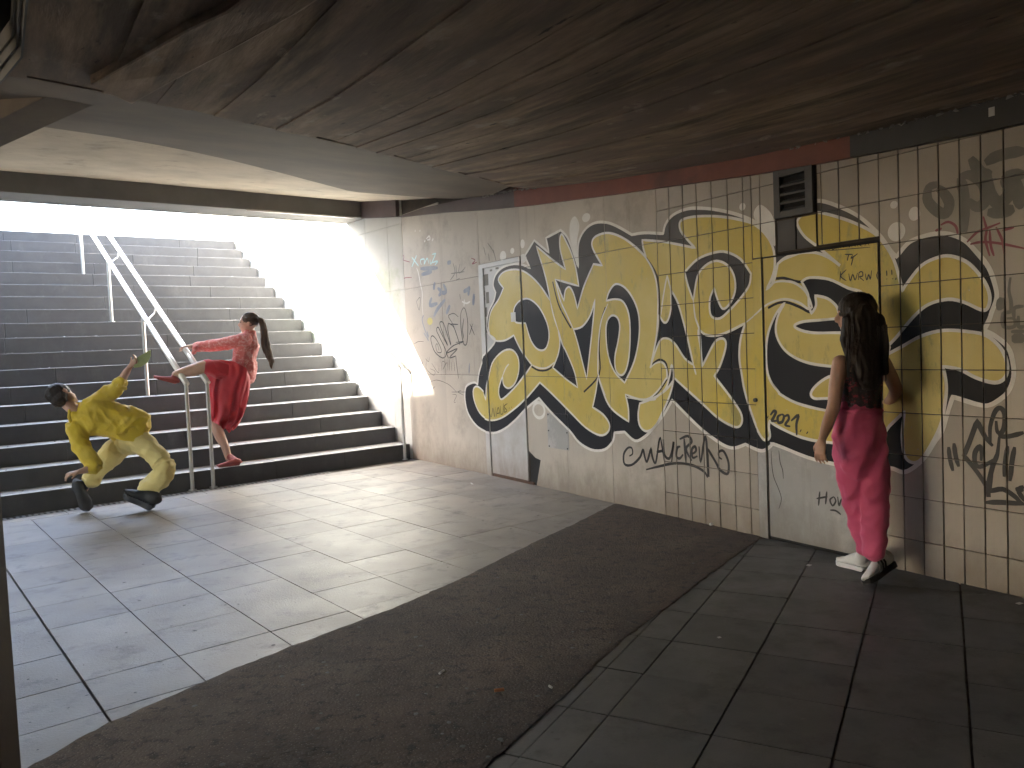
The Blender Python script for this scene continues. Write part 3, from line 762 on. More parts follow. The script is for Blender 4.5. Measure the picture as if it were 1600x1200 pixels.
# ------------------------------------------------------------------ paint on the wall: outlines read off the wall, laid on it in wall coordinates
CROP = {'A': (700, 320), 'B': (900, 320), 'C': (1200, 200), 'D': (700, 550), 'E': (900, 550), 'F': (1200, 450)}
def parse(txt):
    out = []; org = (0, 0); sc_ = 1
    for tok in txt.split():
        if tok in CROP: org = CROP[tok]; sc_ = .25; continue
        if tok == 'P': org = (0, 0); sc_ = 1; continue
        c = tok.endswith('*'); x, y = tok.rstrip('*').split(',')
        out.append((org[0] + float(x) * sc_, org[1] + float(y) * sc_, c))
    return out
def spline(pts, closed, sub=5):
    """Catmull-Rom through the points, sharp at the starred ones"""
    n = len(pts); out = []
    rng = range(n) if closed else range(n - 1)
    for i in rng:
        p1, p2 = pts[i], pts[(i + 1) % n]
        p0 = pts[i - 1] if (closed or i > 0) else p1
        p3 = pts[(i + 2) % n] if (closed or i + 2 < n) else p2
        if p1[2]: p0 = p1
        if p2[2]: p3 = p2
        for k in range(sub):
            t = k / sub
            f = lambda a, b_, c, d_: .5 * ((2 * b_) + (-a + c) * t + (2 * a - 5 * b_ + 4 * c - d_) * t * t + (-a + 3 * b_ - 3 * c + d_) * t ** 3)
            out.append((f(p0[0], p1[0], p2[0], p3[0]), f(p0[1], p1[1], p2[1], p3[1])))
    if not closed: out.append((pts[-1][0], pts[-1][1]))
    return out
def to_wall(pts): return [Vector(wsz(x, y)) for x, y in pts]

class Paint:
    """flat paint shapes in (s, z); cut where the joints of the cladding are, one layer above the other"""
    def __init__(s): s.bms = []
    def fill(s, loop, mi, lay):
        bm = bmesh.new(); tris = geometry.tessellate_polygon([[Vector((p[0], p[1], 0)) for p in loop]])
        vs_ = [bm.verts.new((p[0], p[1], 0)) for p in loop]
        for t in tris:
            try: bm.faces.new([vs_[k] for k in t])
            except ValueError: pass
        s.bms.append((bm, mi, lay))
    def stroke(s, line, wdt, mi, lay, closed=False, taper=False):
        bm = bmesh.new(); n = len(line); prev = None; first = None
        for i in range(n):
            a = line[i - 1] if (closed or i > 0) else line[i]; c = line[(i + 1) % n] if (closed or i < n - 1) else line[i]
            p = line[i]; d1 = (p - a); d2 = (c - p)
            if d1.length < 1e-6: d1 = d2
            if d2.length < 1e-6: d2 = d1
            t = (d1.normalized() + d2.normalized())
            if t.length < .25: t = d1.normalized()
            t.normalize(); nrm = Vector((-t.y, t.x))
            w_ = wdt * .5
            if taper and not closed: w_ *= .55 + .45 * min(1, 4 * min(i, n - 1 - i) / max(1, n - 1))
            w_ *= 1 + .13 * noise.noise(Vector((p.x * 9, p.y * 9, 3.3)))
            v = (bm.verts.new((p.x + nrm.x * w_, p.y + nrm.y * w_, 0)), bm.verts.new((p.x - nrm.x * w_, p.y - nrm.y * w_, 0)))
            if prev: bm.faces.new((prev[0], prev[1], v[1], v[0]))
            else: first = v
            prev = v
        if closed: bm.faces.new((prev[0], prev[1], first[1], first[0]))
        s.bms.append((bm, mi, lay))
    def dot(s, c, rx, ry, mi, lay):
        s.fill([Vector((c[0] + rx * math.cos(a * math.pi / 12), c[1] + ry * math.sin(a * math.pi / 12))) for a in range(24)], mi, lay)
    def build(s, name, mats, parent, **kw):
        MBt = MB(); xs_all = sorted({round(c[0], 4) for c in cells} | {round(c[1], 4) for c in cells})
        zs_all = sorted({round(c[2], 4) for c in cells} | {round(c[3], 4) for c in cells})
        for bm, mi, lay in s.bms:
            x0 = min(v.co.x for v in bm.verts); x1 = max(v.co.x for v in bm.verts); y0 = min(v.co.y for v in bm.verts); y1 = max(v.co.y for v in bm.verts)
            loc = [c for c in cells if c[1] > x0 and c[0] < x1 and c[3] > y0 and c[2] < y1]
            xs = {c[0] for c in loc} | {c[1] for c in loc}; ys = {c[2] for c in loc} | {c[3] for c in loc}
            for x_ in sorted(xs):
                if x0 < x_ < x1: bmesh.ops.bisect_plane(bm, geom=bm.verts[:] + bm.edges[:] + bm.faces[:], plane_co=(x_, 0, 0), plane_no=(1, 0, 0), dist=1e-6)
            for y_ in sorted(ys):
                if y0 < y_ < y1: bmesh.ops.bisect_plane(bm, geom=bm.verts[:] + bm.edges[:] + bm.faces[:], plane_co=(0, y_, 0), plane_no=(0, 1, 0), dist=1e-6)
            for f in bm.faces:
                c = f.calc_center_median(); best = None
                for k in loc:
                    if k[0] <= c.x <= k[1] and k[2] <= c.y <= k[3]:
                        if best is None or k[4] > best[4]: best = k
                if best is None: continue
                MBt.add([wp(v.co.x, v.co.y, best[4] + .0004 + lay) for v in f.verts], [tuple(range(len(f.verts)))], mi)
            bm.free()
        me = mesh_from(name, MBt.v, MBt.f, mats, MBt.m)
        return link(name, me, parent, **kw)
L1, L2, L3, L4 = .0003, .0007, .0011, .0015

SIL = """D 110,230 128,203 165,190 187,202* 195,130 225,30 A 240,930 300,850 262,810 246,760 258,670 290,600 302,548* 286,500 300,440 340,395 400,372 460,373 515,397*
 480,320* 540,222* 632,300* 613,207* 706,158* 745,200 775,270 815,390* 812,300 822,220 862,150 920,113 990,110 1060,135 1150,187* 1230,175 1345,180* B 547,178* 562,120 610,62 700,25 800,22 920,38 1040,72 1140,120 1205,190 1240,250*
 C 40,720* 50,600 62,540 98,492* 250,470* 330,455 450,492 560,547 640,612 710,682 770,770 805,805* 870,725 940,687 1040,662 1130,662 1230,702 1310,782 1380,872 1420,980 1430,1060 1400,1150 F 1385,195 1350,265* 1420,300 1500,370 1530,460 1535,560 1500,650 1430,710 1370,735 1300,725 1220,700 1155,680* 1130,760 1090,890
 1040,970 980,1060 900,1130 840,1150 760,1125 600,1140 410,1100 250,1060 100,1000 20,970* E 1225,580* 1180,615 1130,610 1060,577* 990,600 920,580 820,510 740,440 602,300* 550,390 490,470 430,530 370,555 305,500* 242,505* 230,560 180,610 100,612 20,565
 D 760,490 640,370 570,288* 500,345 420,430 340,490 270,505 190,470 130,390 108,300"""
HULL = """D 245,300* 225,250 185,215 160,235 165,300 200,380 260,425 330,415 400,370 480,300 575,190* 640,250 760,370 860,470 950,520 1000,500 1010,450 970,390 905,345* 925,250 939,150* 990,300 1040,370 1130,435* 1128,350 1110,265* 1200,296 1290,296
 E 500,285 560,230 585,150 600,80 612,150 590,260 540,380 490,470 440,495 400,460 390,390 400,322* 480,290 560,240 619,165* 700,240 800,330 900,420 1000,470 1037,440 1030,380 980,300 920,220 865,150* 900,90 B 930,920 938,860 915,835 870,857 820,950 790,1010* 780,900 765,785
 810,812 880,817 960,790 1060,738* 1032,830 1022,950 1040,1080 E 1052,230 1080,330 1130,470 1170,540 1195,548 1212,525 1205,470 1210,430* 1250,460 1350,510 1450,545 F 380,965 640,980 760,862* 855,770* 840,900 852,1040 900,1090 960,1070 1030,960 1085,840 1110,700 1115,600 1095,490* 1200,510 1300,560 1400,590 1460,580 1495,530 1490,450 1450,370
 1370,300 1270,275 1100,265 960,300 840,365 745,415* 700,400 740,372* 800,310 850,250 930,160 1010,100 1130,70 1230,90 1330,135 C 1372,1128 1388,1060 1365,980 1310,900 1240,835 1140,800 1060,810 960,860 870,970 840,1020* 820,930 790,830 740,740 680,670 600,620 480,570 330,530
 240,530 188,570 185,610 230,680 320,750 450,860* 380,810 300,780 200,780 110,810 60,850* B 1247,440* 1230,490 1190,530* 1230,440 1243,360 1232,270 1190,190 1110,120 1000,88 880,72 760,72 680,87 650,112 655,160 690,210 745,270* 650,250 540,230 415,220* 422,270 440,330* 380,270 300,210 220,178 160,182 110,212 105,270 165,380* 110,370*
 A 850,510 810,650* 787,560 760,514 734,535 725,600* 670,465* 818,508* 800,400 775,310 740,230 712,183 700,220 705,290 735,405* 650,340 552,258* 610,450 640,600* 580,510 520,447 460,410 400,405 345,425 318,470 350,520* 320,590 275,660 258,740 265,810 300,848 360,847 415,815* 450,890 490,955 525,1000*
 D 440,200 350,290 326,280 322,225 345,150* 352,205 385,226 425,190 447,110 440,30 A 400,905 340,920 280,990 255,1100 D 248,220"""
HOLES = ["A 415,700 420,640 460,595 510,590 570,640 620,740 632,830 610,900 565,905 520,850 485,740* 430,735",
 "A 690,785* 700,860 690,930 668,990 D 655,97* 740,170 812,222* 790,120 740,0 A 715,870",
 "A 785,778* 840,760 890,690 920,590* 900,800 868,1090* 840,980 810,860",
 "A 990,600* 1010,540 1050,495 1110,520 1165,600 1195,700 1195,830 1165,980 1105,1112* 1040,1040 1000,930 988,800 995,730 1025,692 1060,705 1075,760 1065,850 1045,950 1050,1030 1080,1065 1110,1040 1132,950 1140,800 1130,680 1095,605 1045,590",
 "B 520,690* 550,735 575,720 595,640 592,530* 640,620 690,800 735,1000* 680,960 620,870 570,835 520,860 465,1020* 500,850 515,750",
 "B 680,420* 760,340 860,300 940,295 1030,340 1095,430* 1085,500 1040,570 960,660 900,710 850,700 835,650 840,580 865,520* 890,600 920,650 960,620 995,540 990,450 950,380 880,350 810,380 760,450 735,600* 700,500",
 "B 1290,625* 1240,700 1195,830 1190,1000 1215,1100 1270,1175 F 70,660 180,720 360,765 500,772* 500,690* 360,690 290,690 268,660 300,610 380,555 480,540* 480,492* 400,490 260,470 160,430 90,370 50,280 60,180 105,95*",
 "F 165,235 220,210 330,200 440,190* 470,280* 400,280 280,280 200,262",
 "C 210,960* 260,935 380,945 500,1000 600,1040 700,1200* F 760,370* 745,420* 560,300* 440,150* 425,110 370,65 295,47* 300,110 272,160* 255,110 C 250,1040"]
LINES = ["A 640,600 660,690 690,785", "A 670,465 700,590 740,680 785,778", "A 1000,620 960,720 942,850 938,1000 942,1070 D 985,270", "B 385,280 440,335 490,430 512,550 512,700 500,850 465,1020",
 "B 570,440* 548,560 530,690", "B 570,440* 585,500 600,560", "B 735,600 745,700 775,800 790,1010", "B 735,1000 752,1062", "B 1190,530* 1230,490 1290,477 1370,490 1440,550 1475,640* 1450,650 1390,610 1300,590 1200,620 1130,680 1060,738",
 "A 525,1000 570,1020 620,1018 665,985", "B 465,1020 500,990 540,985 565,1020 570,1080 E 560,170 510,245 440,295 320,285", "D 345,150 365,100 385,75", "C 60,850 100,820 200,783", "B 1220,500 1243,440 1250,380"]
BLINES = ["A 495,985 530,1015 570,1035 620,1032 665,1000 690,950", "B 475,1000 520,968 560,985 573,1030 575,1080 E 565,175 515,250 440,305 325,295", "B 1150,130 1210,200 1246,290 1252,380 1240,455 1300,458 1380,480 1425,480",
 "B 1200,645 1260,615 1320,610 1400,640 1470,670 1500,600", "A 655,480 690,620 740,720 770,770", "B 380,265 450,345 505,440 520,560 522,690", "A 850,1170 945,1060 945,900 955,740 985,640"]
pm = Paint()
sil = to_wall(spline(parse(SIL), True, 4)); pm.fill(sil, 1, L1)
hull = to_wall(spline(parse(HULL), True, 4)); pm.fill(hull, 2, L2)
pm.stroke(sil, .024, 0, L4, closed=True)
for h in HOLES:
    lp = to_wall(spline(parse(h), True, 4)); pm.fill(lp, 1, L3); pm.stroke(lp, .018, 0, L4, closed=True)
for t in BLINES: pm.stroke(to_wall(spline(parse(t), False, 4)), .018, 1, L3 + .0001)
pm.stroke(hull, .019, 0, L4, closed=True)
for t in LINES: pm.stroke(to_wall(spline(parse(t), False, 4)), .017, 0, L4 + .0002, taper=True)
# light spots sprayed round the lettering
for (x_, y_, rx, ry) in ((786, 400, 5, 8), (800.5, 392, 3.3, 4.6), (816.5, 381, 3.6, 7), (916, 340, 6.5, 7), (1160, 323, 5, 6), (1397, 320, 6, 6), (1429, 334, 9, 11), (1401, 362, 14, 15), (1216, 314, 4, 9), (817, 404, 6, 7)):
    s_, z_ = wsz(x_, y_); k = (wsz(x_ + 10, y_)[0] - s_) / 10; kz = abs(wsz(x_, y_ + 10)[1] - z_) / 10
    pm.dot((s_, z_), rx * k, ry * kz, 0, L1)
pm.fill(to_wall(spline(parse("A 795,72 765,110 762,200 785,300 803,385* 814,385* 808,230 822,130"), True, 4)), 0, L1)
pm.fill(to_wall(spline(parse("B 1145,0 1110,60 1150,150 1210,200 1240,230* 1238,100 1200,30"), True, 4)), 0, L1)
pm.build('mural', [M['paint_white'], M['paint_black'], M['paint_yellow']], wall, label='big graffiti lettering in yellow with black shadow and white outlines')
ring_ = Paint(); c_ = wsz(842, 641)
ring_.stroke([Vector((c_[0] + .10 * math.cos(a * .2618), c_[1] + .075 * math.sin(a * .2618))) for a in range(24)], .03, 0, L1, closed=True)
ring_.build('spray_ring', [M['paint_white']], wall)

# ------------------------------------------------------------------ tags: pen and spray strokes
def tag(name, strokes, wd, mt, label=None, lay=.0021, sub=4, taper=True):
    p = Paint()
    for t in strokes:
        ln = to_wall(spline(parse(t), False, sub))
        p.stroke(ln, wd, 0, lay, taper=taper); lay += .00003
    return p.build(name, [M[mt]], wall, label=label)
tag('graffiti_tag', ["E 335,650 355,635 350,600 325,600 300,640 305,700 350,705 400,660 420,610 430,650 445,685 470,600* 480,660 500,690 520,560 530,535* 555,690", "E 505,625 555,615", "E 548,545 555,640 585,665 605,610 612,560* 600,690",
 "E 655,590 635,600 630,650 650,665 672,640", "E 678,540 690,690", "E 650,545 700,525 725,560 690,605 725,680", "E 722,640 750,620 745,590 725,610 730,660 760,650", "E 770,590 780,690 800,560 815,545 830,780 822,600* 870,680 905,740 950,760 955,690 925,620 895,625 895,655 915,670",
 "E 440,735 520,715 620,695 720,705 800,745 825,785"], .022, 'tag_black', 'black sprayed name tag with curls below the yellow lettering')
tag('graffiti_tag', ["E 1197,405 1202,408", "E 1215,395 1235,370 1250,375 1235,410 1225,430 1255,430", "E 1285,390 1262,405 1265,440 1290,435 1300,400 1285,388", "E 1300,405 1325,395 1330,420 1308,455 1340,465", "E 1345,430 1390,395 1378,450 1380,520", "E 1402,490 1407,494", "E 1443,502 1448,507"], .02, 'tag_black', 'black tag reading 2021 on the yellow paint')
tag('graffiti_tag', ["D 238,392 242,396", "D 260,370 275,405 285,350 295,405 300,345", "D 305,405 318,345 330,395", "D 308,385 328,380", "D 330,335 335,385 348,380 350,320", "D 355,350 358,380", "D 375,322 355,340 372,365 358,378", "D 386,348 388,352", "D 400,343 402,347"], .009, 'tag_black', 'small black signature at the left end of the lettering')
tag('graffiti_tag', ["P 1281,768 1279,790", "P 1276,779 1293,776", "P 1292,768 1290,788", "P 1303,776 1297,781 1301,790 1306,783 1303,776", "P 1309,776 1311,790 1315,780 1318,790 1321,775", "P 1328,772 1321,777 1327,784 1321,790", "P 1297,797 1306,798 1314,804", "P 1323,800 1330,801"], .012, 'tag_black', 'black tag HOWS low on the grey door')
tag('graffiti_tag', ["P 1205,704 1206,725 1209,745 1217,765 1221,780 1217,795", "P 1217,704 1219,722 1223,735 1224,748"], .006, 'tag_black')
tag('graffiti_tag', ["C 480,790 530,790", "C 505,790 495,830", "C 530,795 520,815 560,785", "C 535,800 520,860", "C 455,895 450,955", "C 490,885 455,925 490,955", "C 505,910 515,955 530,915 545,950 560,905", "C 565,950 570,905 590,900 592,925 572,930 600,955", "C 608,910 618,950 630,915 640,945 648,890", "C 690,890 680,920 690,945 705,915 690,890", "C 743,890 745,925", "C 743,942 745,945", "C 775,885 777,920", "C 780,940 783,944", "C 803,935 800,950"], .007, 'tag_black', 'thin black handwriting on the upper yellow letter')
tag('graffiti_tag', ["C 375,765 378,735 385,760 395,730", "C 405,738 402,760 415,755 412,735", "C 425,762 428,730 440,755", "C 455,750 465,728 475,750", "C 500,720 510,745 515,722 525,745", "C 545,715 538,730 550,740", "C 565,712 560,740", "C 580,712 570,728 590,740", "C 605,740 620,705 632,735", "C 360,768 640,745"], .005, 'tag_black')
def Q(t, ox, oy, k): return ' '.join('P' if x == 'P' else (lambda c, a: '%.1f,%.1f%s' % (ox + float(a[0]) / k, oy + float(a[1].rstrip('*')) / k, '*' if c else ''))(x.endswith('*'), x.split(',')) for x in t.split())
# right: star arrow with quote marks (crop origin 1400,600, x6)
G = lambda t: 'P ' + Q(t, 1400, 600, 6)
tag('graffiti_tag', [G("495,590 505,690 535,815"), G("545,555 560,670 590,775"), G("910,580 880,550 830,480 765,345* 700,520 640,670* 760,820 850,960 870,1060* 900,800 890,740"), G("885,550 885,400 930,260 980,225 1020,280 1015,400 985,460 950,440 940,345"), G("960,490 1060,490 1200,455"), G("970,500 955,640 940,690 900,800 870,990 1000,985 1110,1050 1170,1110 1210,1130"), G("950,690 880,735 790,775 745,740 745,640 790,585 805,640 800,720"), G("1050,580 1030,700 1015,870"), G("1115,590 1090,720 1070,910"), G("840,1110 1000,1110 1210,1125"), G("1120,985 1200,990"), G("1200,960 1150,1000 1210,1100")], .026, 'tag_black', 'black sprayed star arrow tag between quotation marks at the right edge')
H = lambda t: 'P ' + Q(t, 1400, 420, 6)
tag('graffiti_tag', [H("1075,80 1060,200 1080,310 1075,400 1010,420 1010,540 1110,540 1110,470 1040,465"), H("1110,470 1110,370 1200,350"), H("1150,440 1150,540 1210,540"), H("1080,590 1210,585")], .02, 'tag_grey', 'grey angular tag cut off by the right edge')
tag('graffiti_tag', [H("1085,655 1210,650"), H("1000,270 985,340 1000,380")], .05, 'tag_grey')
K = lambda t: 'P ' + Q(t, 1400, 200, 6)
tag('graffiti_tag', [K("390,530 310,560 300,680 390,780 470,800 500,700 440,600 390,560"), K("600,460 640,640 640,980"), K("600,460 700,440 820,520 840,680 760,740 680,680"), K("700,280 800,420 900,440"), K("860,420 900,640 980,700 1060,620 1090,480"), K("840,330 940,270 1090,230 1210,220"), K("1130,480 1160,680 1210,720"), K("860,790 1000,790 1110,750"), K("1030,560 1060,450 1210,440")], .06, 'tag_grey', 'soft dark grey spray tag high at the right edge')
tag('graffiti_tag', [K("420,910 490,880 560,920 580,1000"), K("430,940 370,965"), K("670,1070 760,980 830,950 980,890"), K("820,830 850,950 840,1050 880,1200"), K("880,960 890,1100 920,1200"), K("940,930 1000,1060 1020,1190"), K("700,1090 800,1070 960,1080 1210,1130"), K("1000,960 1110,930")], .014, 'tag_red', 'dark red scribbled tag under the soft grey one')
# left: looping tag with a cross, and the older scribbles round it (crop origin 600,480, x8)
T = lambda t: 'P ' + Q(t, 600, 480, 8)
tag('graffiti_tag', [T("690,540 670,460 650,480 670,560 720,560 700,480 640,380 600,360 590,420 640,560 740,635 780,560 700,380 660,290 680,250 720,330 800,480 740,330 700,200 740,190 780,300 840,480 800,280 810,200* 880,260 950,470* 870,230 810,120 830,90 880,80 930,120"), T("820,210 930,215"),
 T("990,10 960,100 970,300 1000,460 1040,440 1050,200 1020,30 990,10"), T("1000,140 985,280 1000,390"), T("900,440 1000,430 870,480 780,570 820,560 920,520 820,630 900,610* 910,720 935,890"), T("780,570 810,640")], .013, 'tag_black', 'looping black name tag left of the lettering')
tag('graffiti_tag', [T("1075,205 1135,350"), T("1110,210 1070,345")], .011, 'tag_black', 'small black cross left of the lettering')
tag('graffiti_tag', [T("480,720 490,680"), T("520,640 560,680 570,620"), T("545,630 530,760 620,850 640,800 580,770"), T("600,700 680,820 690,760"), T("720,790 730,680 770,700 740,780 790,690 800,790"), T("820,640 825,800"), T("850,680 850,800"), T("880,690 885,800"), T("440,900 460,960 500,880"), T("520,1000 560,1040 600,960 540,990"), T("590,930 660,910 760,940 830,980 910,1060"), T("610,1020 640,990"), T("860,1090 910,1100 880,1180 900,1190"), T("970,1040 930,1060 1000,1100"), T("380,460 430,430 500,430"), T("270,520 330,440"), T("850,1060 1030,1060")], .006, 'tag_black', 'thin scratchy black pen scribbles low on the left panels')
tag('graffiti_tag', [T("500,320 540,380 560,420"), T("540,300 560,370"), T("500,100 480,160 520,300 560,380"), T("1070,700 1065,830")], .02, 'tag_blue')
J = lambda t: 'P ' + Q(t, 540, 360, 6.667)
tag('graffiti_tag', [J("930,540 920,620"), J("960,600 1000,640 970,680"), J("1020,560 1050,640 990,650"), J("1290,580 1280,680"), J("1230,640 1300,600"), J("1340,660 1330,780"), J("900,700 880,780 960,760"), J("1040,720 960,820 920,900"), J("1090,780 1050,870"), J("780,400 960,390"), J("790,460 900,430"), J("1060,340 1100,330")], .05, 'tag_blue', 'faded blue grey spray patch above the looping tag')
tag('graffiti_tag', [J("1120,340 1140,440 1090,520"), J("1150,360 1160,500"), J("1190,350 1180,440 1220,420 1250,380"), J("1100,450 1240,430"), J("1150,520 1190,500"), J("1480,130 1530,200 1560,270"), J("1490,240 1500,320"), J("1540,200 1570,320"), J("1440,170 1460,260"), J("1190,660 1200,720"), J("740,740 780,700 770,830 740,740")], .012, 'tag_grey', 'faint grey pencil scribbles high on the left panels')
tag('graffiti_tag', [J("690,380 740,260"), J("690,280 760,370"), J("790,360 780,310 820,300 820,350 850,290 870,350"), J("880,300 890,350 940,240* 900,250"), J("890,340 960,320 930,360")], .02, 'tag_cyan', 'pale turquoise letters on the left panels')
tag('graffiti_tag', [J("515,290 525,330"), J("560,260 610,270 580,340 545,350"), J("600,310 670,330"), J("440,170 430,270"), J("440,200 480,210"), J("580,525 620,495 690,490"), J("1310,290 1350,310 1320,350 1370,330")], .012, 'tag_red', 'faded red scribble at the bright left end of the wall')
tag('graffiti_tag', [J("740,390 760,450 780,560 800,640 800,780 810,880"), J("720,10 730,0"), J("770,10 780,0"), J("840,90 870,60 880,90 850,100"), J("900,110 915,85"), J("820,120 830,105"), J("1215,740 1260,760 1300,740"), J("1240,720 1235,790")], .022, 'tag_white', 'white paint drips and dabs on the left panels')
p = Paint(); c_ = wsz(672, 502); p.dot(c_, .07, .045, 0, .0015); p.build('graffiti_tag', [M['tag_yellow']], wall, label='small yellow paint dab')
# pale rubbed patches on the grey door
def flat_tag(pts, wd, mt, label):
    q = MB()
    for ln in pts:
        P3 = [on_plane(x_, y_, uv(0, VF - .055, 0), V) for x_, y_ in ln]
        q.tube([p_ - V * .004 for p_ in P3], wd, 5)
    return q.build('graffiti_tag', M[mt], ceil, label=label)
flat_tag([[(569, 322), (574, 330), (570, 331)], [(575, 322), (580, 329)], [(583, 318), (579, 326), (585, 325), (583, 318), (594, 331)], [(567, 334), (580, 331), (590, 333)]], .006, 'tag_white', 'small white tag at the end of the edge beam')
q = MB(); s_, z_ = wsz(1553, 185)
st_ = wp(s_, 2.47, .0512); q.box(st_, W * .03, WN * .001, Z * .045); q.build('sticker', M['paper'], fas)
# ------------------------------------------------------------------ people: continuous bodies grown from lofted limbs
def basis(t, side):
    t = t.normalized(); s_ = side - t * side.dot(t)
    if s_.length < 1e-5: s_ = Vector((0, 1, 0)).cross(t)
    s_.normalize(); return t, s_, t.cross(s_)
def loft(mb, rings, side=None, n=18):
    """rings: (point, r_side, r_other); closed with rounded ends"""
    pts = [Vector(r_[0]) for r_ in rings]; ext = []
    side = side or Vector((1, 0, 0))
    frames = []
    for i, p in enumerate(pts):
        t = pts[min(i + 1, len(pts) - 1)] - pts[max(i - 1, 0)]
        frames.append(basis(t, side))
    R_ = []
    t0 = frames[0][0]; a, b_ = rings[0][1], rings[0][2]; m_ = min(a, b_)
    for k in (85, 60, 30): R_.append((pts[0] - t0 * m_ * .9 * math.sin(R(k)), a * math.cos(R(k)), b_ * math.cos(R(k)), frames[0]))
    for i, r_ in enumerate(rings): R_.append((pts[i], r_[1], r_[2], frames[i]))
    t1 = frames[-1][0]; a, b_ = rings[-1][1], rings[-1][2]; m_ = min(a, b_)
    for k in (30, 60, 85): R_.append((pts[-1] + t1 * m_ * .9 * math.sin(R(k)), a * math.cos(R(k)), b_ * math.cos(R(k)), frames[-1]))
    vs_ = []; fs_ = []
    for p, a, b_, (t, s_, c_) in R_:
        for k in range(n):
            an = 2 * math.pi * k / n; vs_.append(p + s_ * math.cos(an) * a + c_ * math.sin(an) * b_)
    for i in range(len(R_) - 1):
        for k in range(n): fs_.append((i * n + k, i * n + (k + 1) % n, (i + 1) * n + (k + 1) % n, (i + 1) * n + k))
    fs_.append(tuple(range(n))[::-1]); e = (len(R_) - 1) * n; fs_.append(tuple(e + k for k in range(n)))
    mb.add(vs_, fs_)
def limb(mb, *pr, side=None):
    """points with radii, resampled smoothly"""
    rings = []
    n = len(pr)
    for i in range(n - 1):
        p0 = pr[max(i - 1, 0)]; p1 = pr[i]; p2 = pr[i + 1]; p3 = pr[min(i + 2, n - 1)]
        for k in range(5):
            t = k / 5; q = []
            for j in range(1, 3): q.append(p1[j] + (p2[j] - p1[j]) * (t * t * (3 - 2 * t)))
            A_, B_, C_, D_ = (Vector(x_[0]) for x_ in (p0, p1, p2, p3))
            v = .5 * ((2 * B_) + (-A_ + C_) * t + (2 * A_ - 5 * B_ + 4 * C_ - D_) * t * t + (-A_ + 3 * B_ - 3 * C_ + D_) * t ** 3)
            v = v * .45 + B_.lerp(C_, t) * .55
            rings.append((v, q[0], q[1]))
    rings.append((pr[-1][0], pr[-1][1], pr[-1][2])); loft(mb, rings, side)
def ell(mb, c, rx, ry, rz, ax=None, n=16):
    ax = ax or Matrix.Identity(3)
    vs_ = []; fs_ = []; m_ = n // 2
    for i in range(m_ + 1):
        th = math.pi * (i + .02) / (m_ + .04)
        for k in range(n):
            ph = 2 * math.pi * k / n
            vs_.append(Vector(c) + ax @ Vector((rx * math.sin(th) * math.cos(ph), ry * math.sin(th) * math.sin(ph), rz * math.cos(th))))
    for i in range(m_):
        for k in range(n): fs_.append((i * n + k, i * n + (k + 1) % n, (i + 1) * n + (k + 1) % n, (i + 1) * n + k))
    fs_.append(tuple(range(n))[::-1]); fs_.append(tuple(m_ * n + k for k in range(n))); mb.add(vs_, fs_)
def grow(mb, name, mt, parent, voxel=.007, smooth=4, fold=None, **kw):
    """merge the lofts into one skin, smooth it, lay folds in it"""
    tmp = mb.build('tmp', mt)
    md = tmp.modifiers.new('r', 'REMESH'); md.mode = 'VOXEL'; md.voxel_size = voxel
    if smooth: ms = tmp.modifiers.new('s', 'SMOOTH'); ms.factor = .5; ms.iterations = smooth
    dg = bpy.context.evaluated_depsgraph_get(); me = bpy.data.meshes.new_from_object(tmp.evaluated_get(dg)); me.name = name
    bpy.data.objects.remove(tmp)
    if fold:
        amp, fn = fold[0], fold[1]
        ns = [v.normal.copy() for v in me.vertices]
        for v, n_ in zip(me.vertices, ns): v.co = v.co + n_ * fn(v.co) * amp
    me.materials.clear(); me.materials.append(mt)
    me.polygons.foreach_set('use_smooth', [True] * len(me.polygons)); me.update()
    return link(name, me, parent, **kw)
def folds(axis, freq=14, along=4, seed=0.0, fine=.35):
    """ridged folds running along 'axis'"""
    axis = Vector(axis).normalized(); o_ = Vector((seed, seed * 1.7, seed * .3))
    def f(p):
        q = p - axis * p.dot(axis); q = q * freq + axis * p.dot(axis) * along
        a = noise.noise(q + o_); r_ = 1 - 2 * abs(a) - .55
        return r_ + fine * noise.noise(q * 2.3 + o_)
    return f
def hand(mb, wrist, palm_dir, palm_n, size=.085, curl=.5, spread=.12, mirror=1, thumb=True):
    """palm, four unequal fingers bent at the knuckles, thumb from the side of the palm"""
    d_ = palm_dir.normalized(); n_ = (palm_n - d_ * palm_n.dot(d_)).normalized(); s_ = d_.cross(n_) * mirror
    k = size / .085
    limb(mb, (wrist, .027 * k, .02 * k), (wrist + d_ * .04 * k, .036 * k, .015 * k), (wrist + d_ * .082 * k, .038 * k, .012 * k), side=s_)
    for i, L_ in enumerate((.066, .075, .070, .055)):
        off = (i - 1.5) * .0205 * k; base = wrist + d_ * .078 * k + s_ * off
        a = curl * .6; dd = (d_ + s_ * (i - 1.5) * spread).normalized()
        v1 = (dd * math.cos(a) + n_ * math.sin(a)); a2 = curl * 1.7; v2 = dd * math.cos(a2) + n_ * math.sin(a2)
        p1 = base + v1 * L_ * .5 * k; p2 = p1 + v2 * L_ * .5 * k
        limb(mb, (base, .0088 * k, .0088 * k), (p1, .008 * k, .008 * k), (p2, .0066 * k, .0066 * k), side=s_)
    if thumb:
        b_ = wrist + d_ * .02 * k - s_ * .024 * k; p1 = b_ + (d_ * .8 - s_ * .75 + n_ * .2).normalized() * .036 * k; p2 = p1 + (d_ * 1 - s_ * .25 + n_ * (.25 + curl * .5)).normalized() * .03 * k
        limb(mb, (b_, .013 * k, .011 * k), (p1, .010 * k, .009 * k), (p2, .0075 * k, .0075 * k), side=s_)
